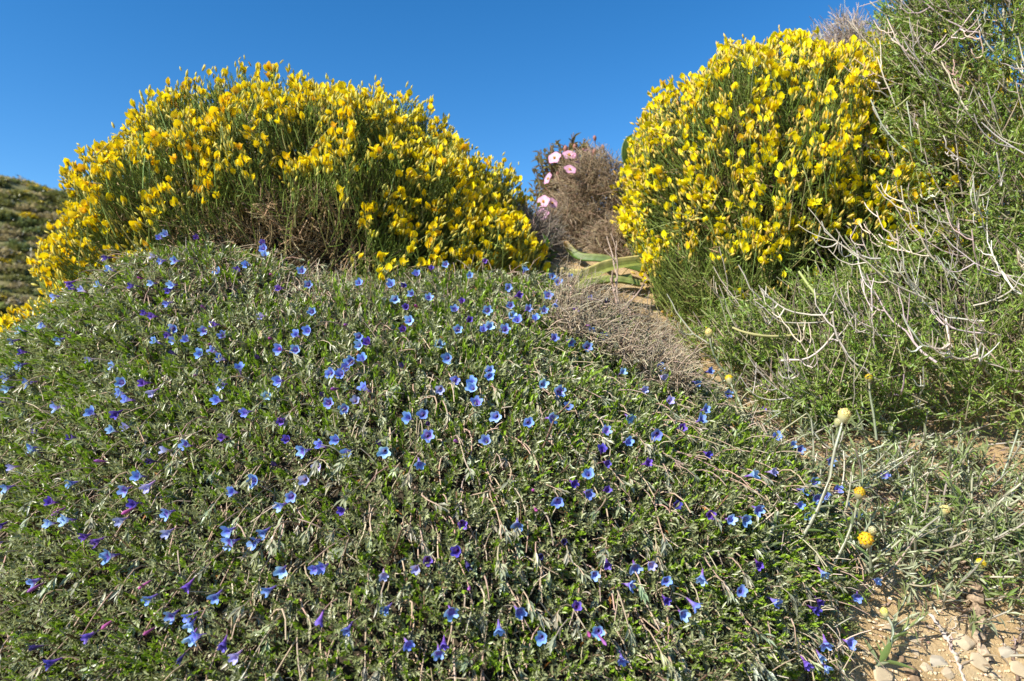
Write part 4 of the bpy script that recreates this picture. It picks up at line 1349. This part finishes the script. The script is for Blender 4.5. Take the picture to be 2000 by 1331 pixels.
def stick(name, label, cat, pts, radii, mat, col, sides=8, wob=.0012, col2=None, forks=0):
    P = np.array([hit(np.array([float(a)]), np.array([float(b)]))[0] + np.array([0, -.001, lift]) for a, b, lift in pts])
    m = 26
    t = np.linspace(0, len(P) - 1, m)
    ext = np.concatenate([[2 * P[0] - P[1]], P, [2 * P[-1] - P[-2]]])
    Pp = []
    for q in t:
        i = min(int(q), len(P) - 2); u = q - i
        a, b, c, d_ = ext[i:i + 4]
        Pp.append(.5 * (2 * b + (c - a) * u + (2 * a - 5 * b + 4 * c - d_) * u * u + (3 * b - a - 3 * c + d_) * u ** 3))
    Pp = np.array(Pp) + rng.normal(size=(m, 3)) * wob
    rad = np.interp(t, np.linspace(0, len(P) - 1, len(radii)), radii) * (1 + .22 * rng.normal(size=m))
    root_ = thing(name, label, cat, Pp[0])
    g = Geo()
    tubes(g, Pp[None], np.maximum(rad, .0004)[None], np.array([col]), sides, np.array([col2 or col]))
    g.v[-1] = g.v[-1] + rng.normal(size=g.v[-1].shape) * wob * .35
    part('wood', g, mat, root_)
    for q in range(forks):
        i = rng.integers(4, 20)
        gq = dead_branch_geo(Pp[i], nz(np.array([rng.uniform(-.6, .6), -.2, .5])), rng.uniform(.008, .018), np.array([0, 0, 1.0]), .0006, 1)
        part('twig', gq, mat, root_)
stick('gnarled_root', 'thick gnarled weathered root twisting down onto the bare soil', 'root', [(1908, 1150, .012), (1898, 1185, .010), (1918, 1225, .008), (1906, 1255, .006), (1922, 1290, .003)], [.004, .006, .0062, .005, .0042], M_bark, (.30, .21, .13), 9, .0016, (.38, .29, .20))
stick('dead_twig', 'long thin grey dead twig lying slantwise on the sandy soil', 'twig', [(1816, 1215, .006), (1845, 1250, .004), (1865, 1290, .003), (1885, 1345, .003)], [.0012, .0016, .0014, .0012], M_twig, (.42, .35, .30), 6, .0007, None, 5)
stick('dead_twig', 'short dark wiry twig curling among the stones beside the root', 'twig', [(2000, 1235, .006), (1985, 1265, .004), (1976, 1295, .004), (1986, 1335, .003)], [.0011, .0012, .0012, .001], M_twig, (.16, .11, .08), 6, .0006, None, 2)
stick('exposed_root', 'dark root surfacing from the soil below the stunted drooping everlasting', 'root', [(1740, 1278, .000), (1762, 1300, .002), (1780, 1320, .002), (1795, 1350, .001)], [.0025, .0035, .004, .0035], M_bark, (.22, .15, .09), 8, .001)

# ------------------------------------------------------------------ far hillside: bushes and rock slabs
def hill_bush_mesh(seed, col):
    r = np.random.default_rng(seed)
    n = 420
    d = nz(r.normal(size=(n, 3))); d[:, 2] = np.abs(d[:, 2])
    p = d * np.array([1, 1, .75]) * (r.uniform(.1, 1.05, n) ** .6)[:, None] * (1 + .18 * np.sin(d[:, :1] * 7 + seed))
    g = Geo()
    e = nz(d + r.normal(size=(n, 3)) * .7)
    cols = np.clip(np.array(col) * (1 + r.normal(size=(n, 1)) * .3), .005, .9)
    bake(g, LEAF_V, LEAF_F, frames(e), p - e * .12, np.stack([r.uniform(.2, .4, n), r.uniform(.12, .24, n), r.uniform(.1, .2, n)], -1), cols)
    me = g.mesh('hill_bush_shape'); me.materials.append(M_leaf)
    return me
HB = [('olive green bush on the far hillside', hill_bush_mesh(1, (.21, .21, .08)), 'olive bushes on the far hill'), ('dark green bush on the far hillside', hill_bush_mesh(2, (.16, .19, .075)), 'dark bushes on the far hill'),
      ('grey-brown dry bush on the far hillside', hill_bush_mesh(3, (.38, .32, .21)), 'dry bushes on the far hill'), ('yellow-flowering bush on the far hillside', hill_bush_mesh(4, (.55, .43, .03)), 'yellow bushes on the far hill')]
cnt = 0
while cnt < 280:
    px = rng.uniform(-30, 150); Yd = rng.uniform(52, 112)
    x_ = (px - 1000) / F * Yd
    k = rng.choice(4, p=[.42, .16, .28, .14])
    o = bpy.data.objects.new('hill_bush', HB[k][1]); COL.objects.link(o)
    sz = rng.uniform(.8, 1.8) * (.75 if k == 3 else 1)
    o.location = (x_, Yd, float(H(np.array(x_), np.array(Yd))) - .25 * sz)
    o.scale = (sz * rng.uniform(1, 1.5), sz, sz * rng.uniform(.7, 1)); o.rotation_euler = (0, 0, rng.uniform(0, 6))
    o['label'] = HB[k][0]; o['category'] = 'bush'; o['group'] = HB[k][2]
    cnt += 1
slab = Geo().add(STV[2][0], STV[2][1], (.22, .205, .19)).mesh('slab_shape'); slab.materials.append(M_stone)
for px, py in [(10, 385), (75, 410), (20, 395), (60, 400)]:
    ys = np.arange(20, 140, .25)
    q = at(px, py, ys)
    under = q[:, 2] < H(q[:, 0], q[:, 1])
    i = under.argmax()
    o = bpy.data.objects.new('rock_slab', slab); COL.objects.link(o)
    o.location = tuple(q[i]); o.scale = (1.8, 1.0, .5); o.rotation_euler = (.3, .25, rng.uniform(-.4, .4))
    o['label'] = 'pale grey rock slab showing between bushes near the hill crest'; o['category'] = 'rock'; o['group'] = 'rock slabs on the far hill'; o['kind'] = 'thing'
# the rest of the far scrub, too far off and too even to count
n = 1500
Yd = U(50, 118, n); q = np.where(U(0, 1, n) < .6, U(-620, -25, n), U(145, 520, n))
P0 = np.stack([(q - 1000) / F * Yd, Yd, np.zeros(n)], -1)
P0[:, 2] = H(P0[:, 0], P0[:, 1])
sz = U(.5, 1.3, n)
K = 26
m = np.repeat(np.arange(n), K)
d = sph(n * K); d[:, 2] = np.abs(d[:, 2])
e = nz(d + rng.normal(size=d.shape) * .7)
cb = np.array([(.27, .27, .11), (.16, .19, .075), (.38, .32, .21), (.55, .43, .03)])[rng.choice(4, n, p=[.42, .25, .22, .11])]
g = Geo()
bake(g, DIA_V, DIA_F, frames(e), P0[m] + d * np.array([1.2, 1.2, .75]) * (sz[m] * U(.6, 1, n * K))[:, None], np.stack([sz[m] * .75, sz[m] * .5, sz[m] * .4], -1), np.clip(cb[m] * (1 + rng.normal(size=(n * K, 1)) * .3), .01, .9))
scrub = link('scrub', g.mesh('scrub'), M_leaf)
scrub['kind'] = 'stuff'; scrub['label'] = 'mottled olive scrub covering the far hillside'; scrub['category'] = 'scrub'
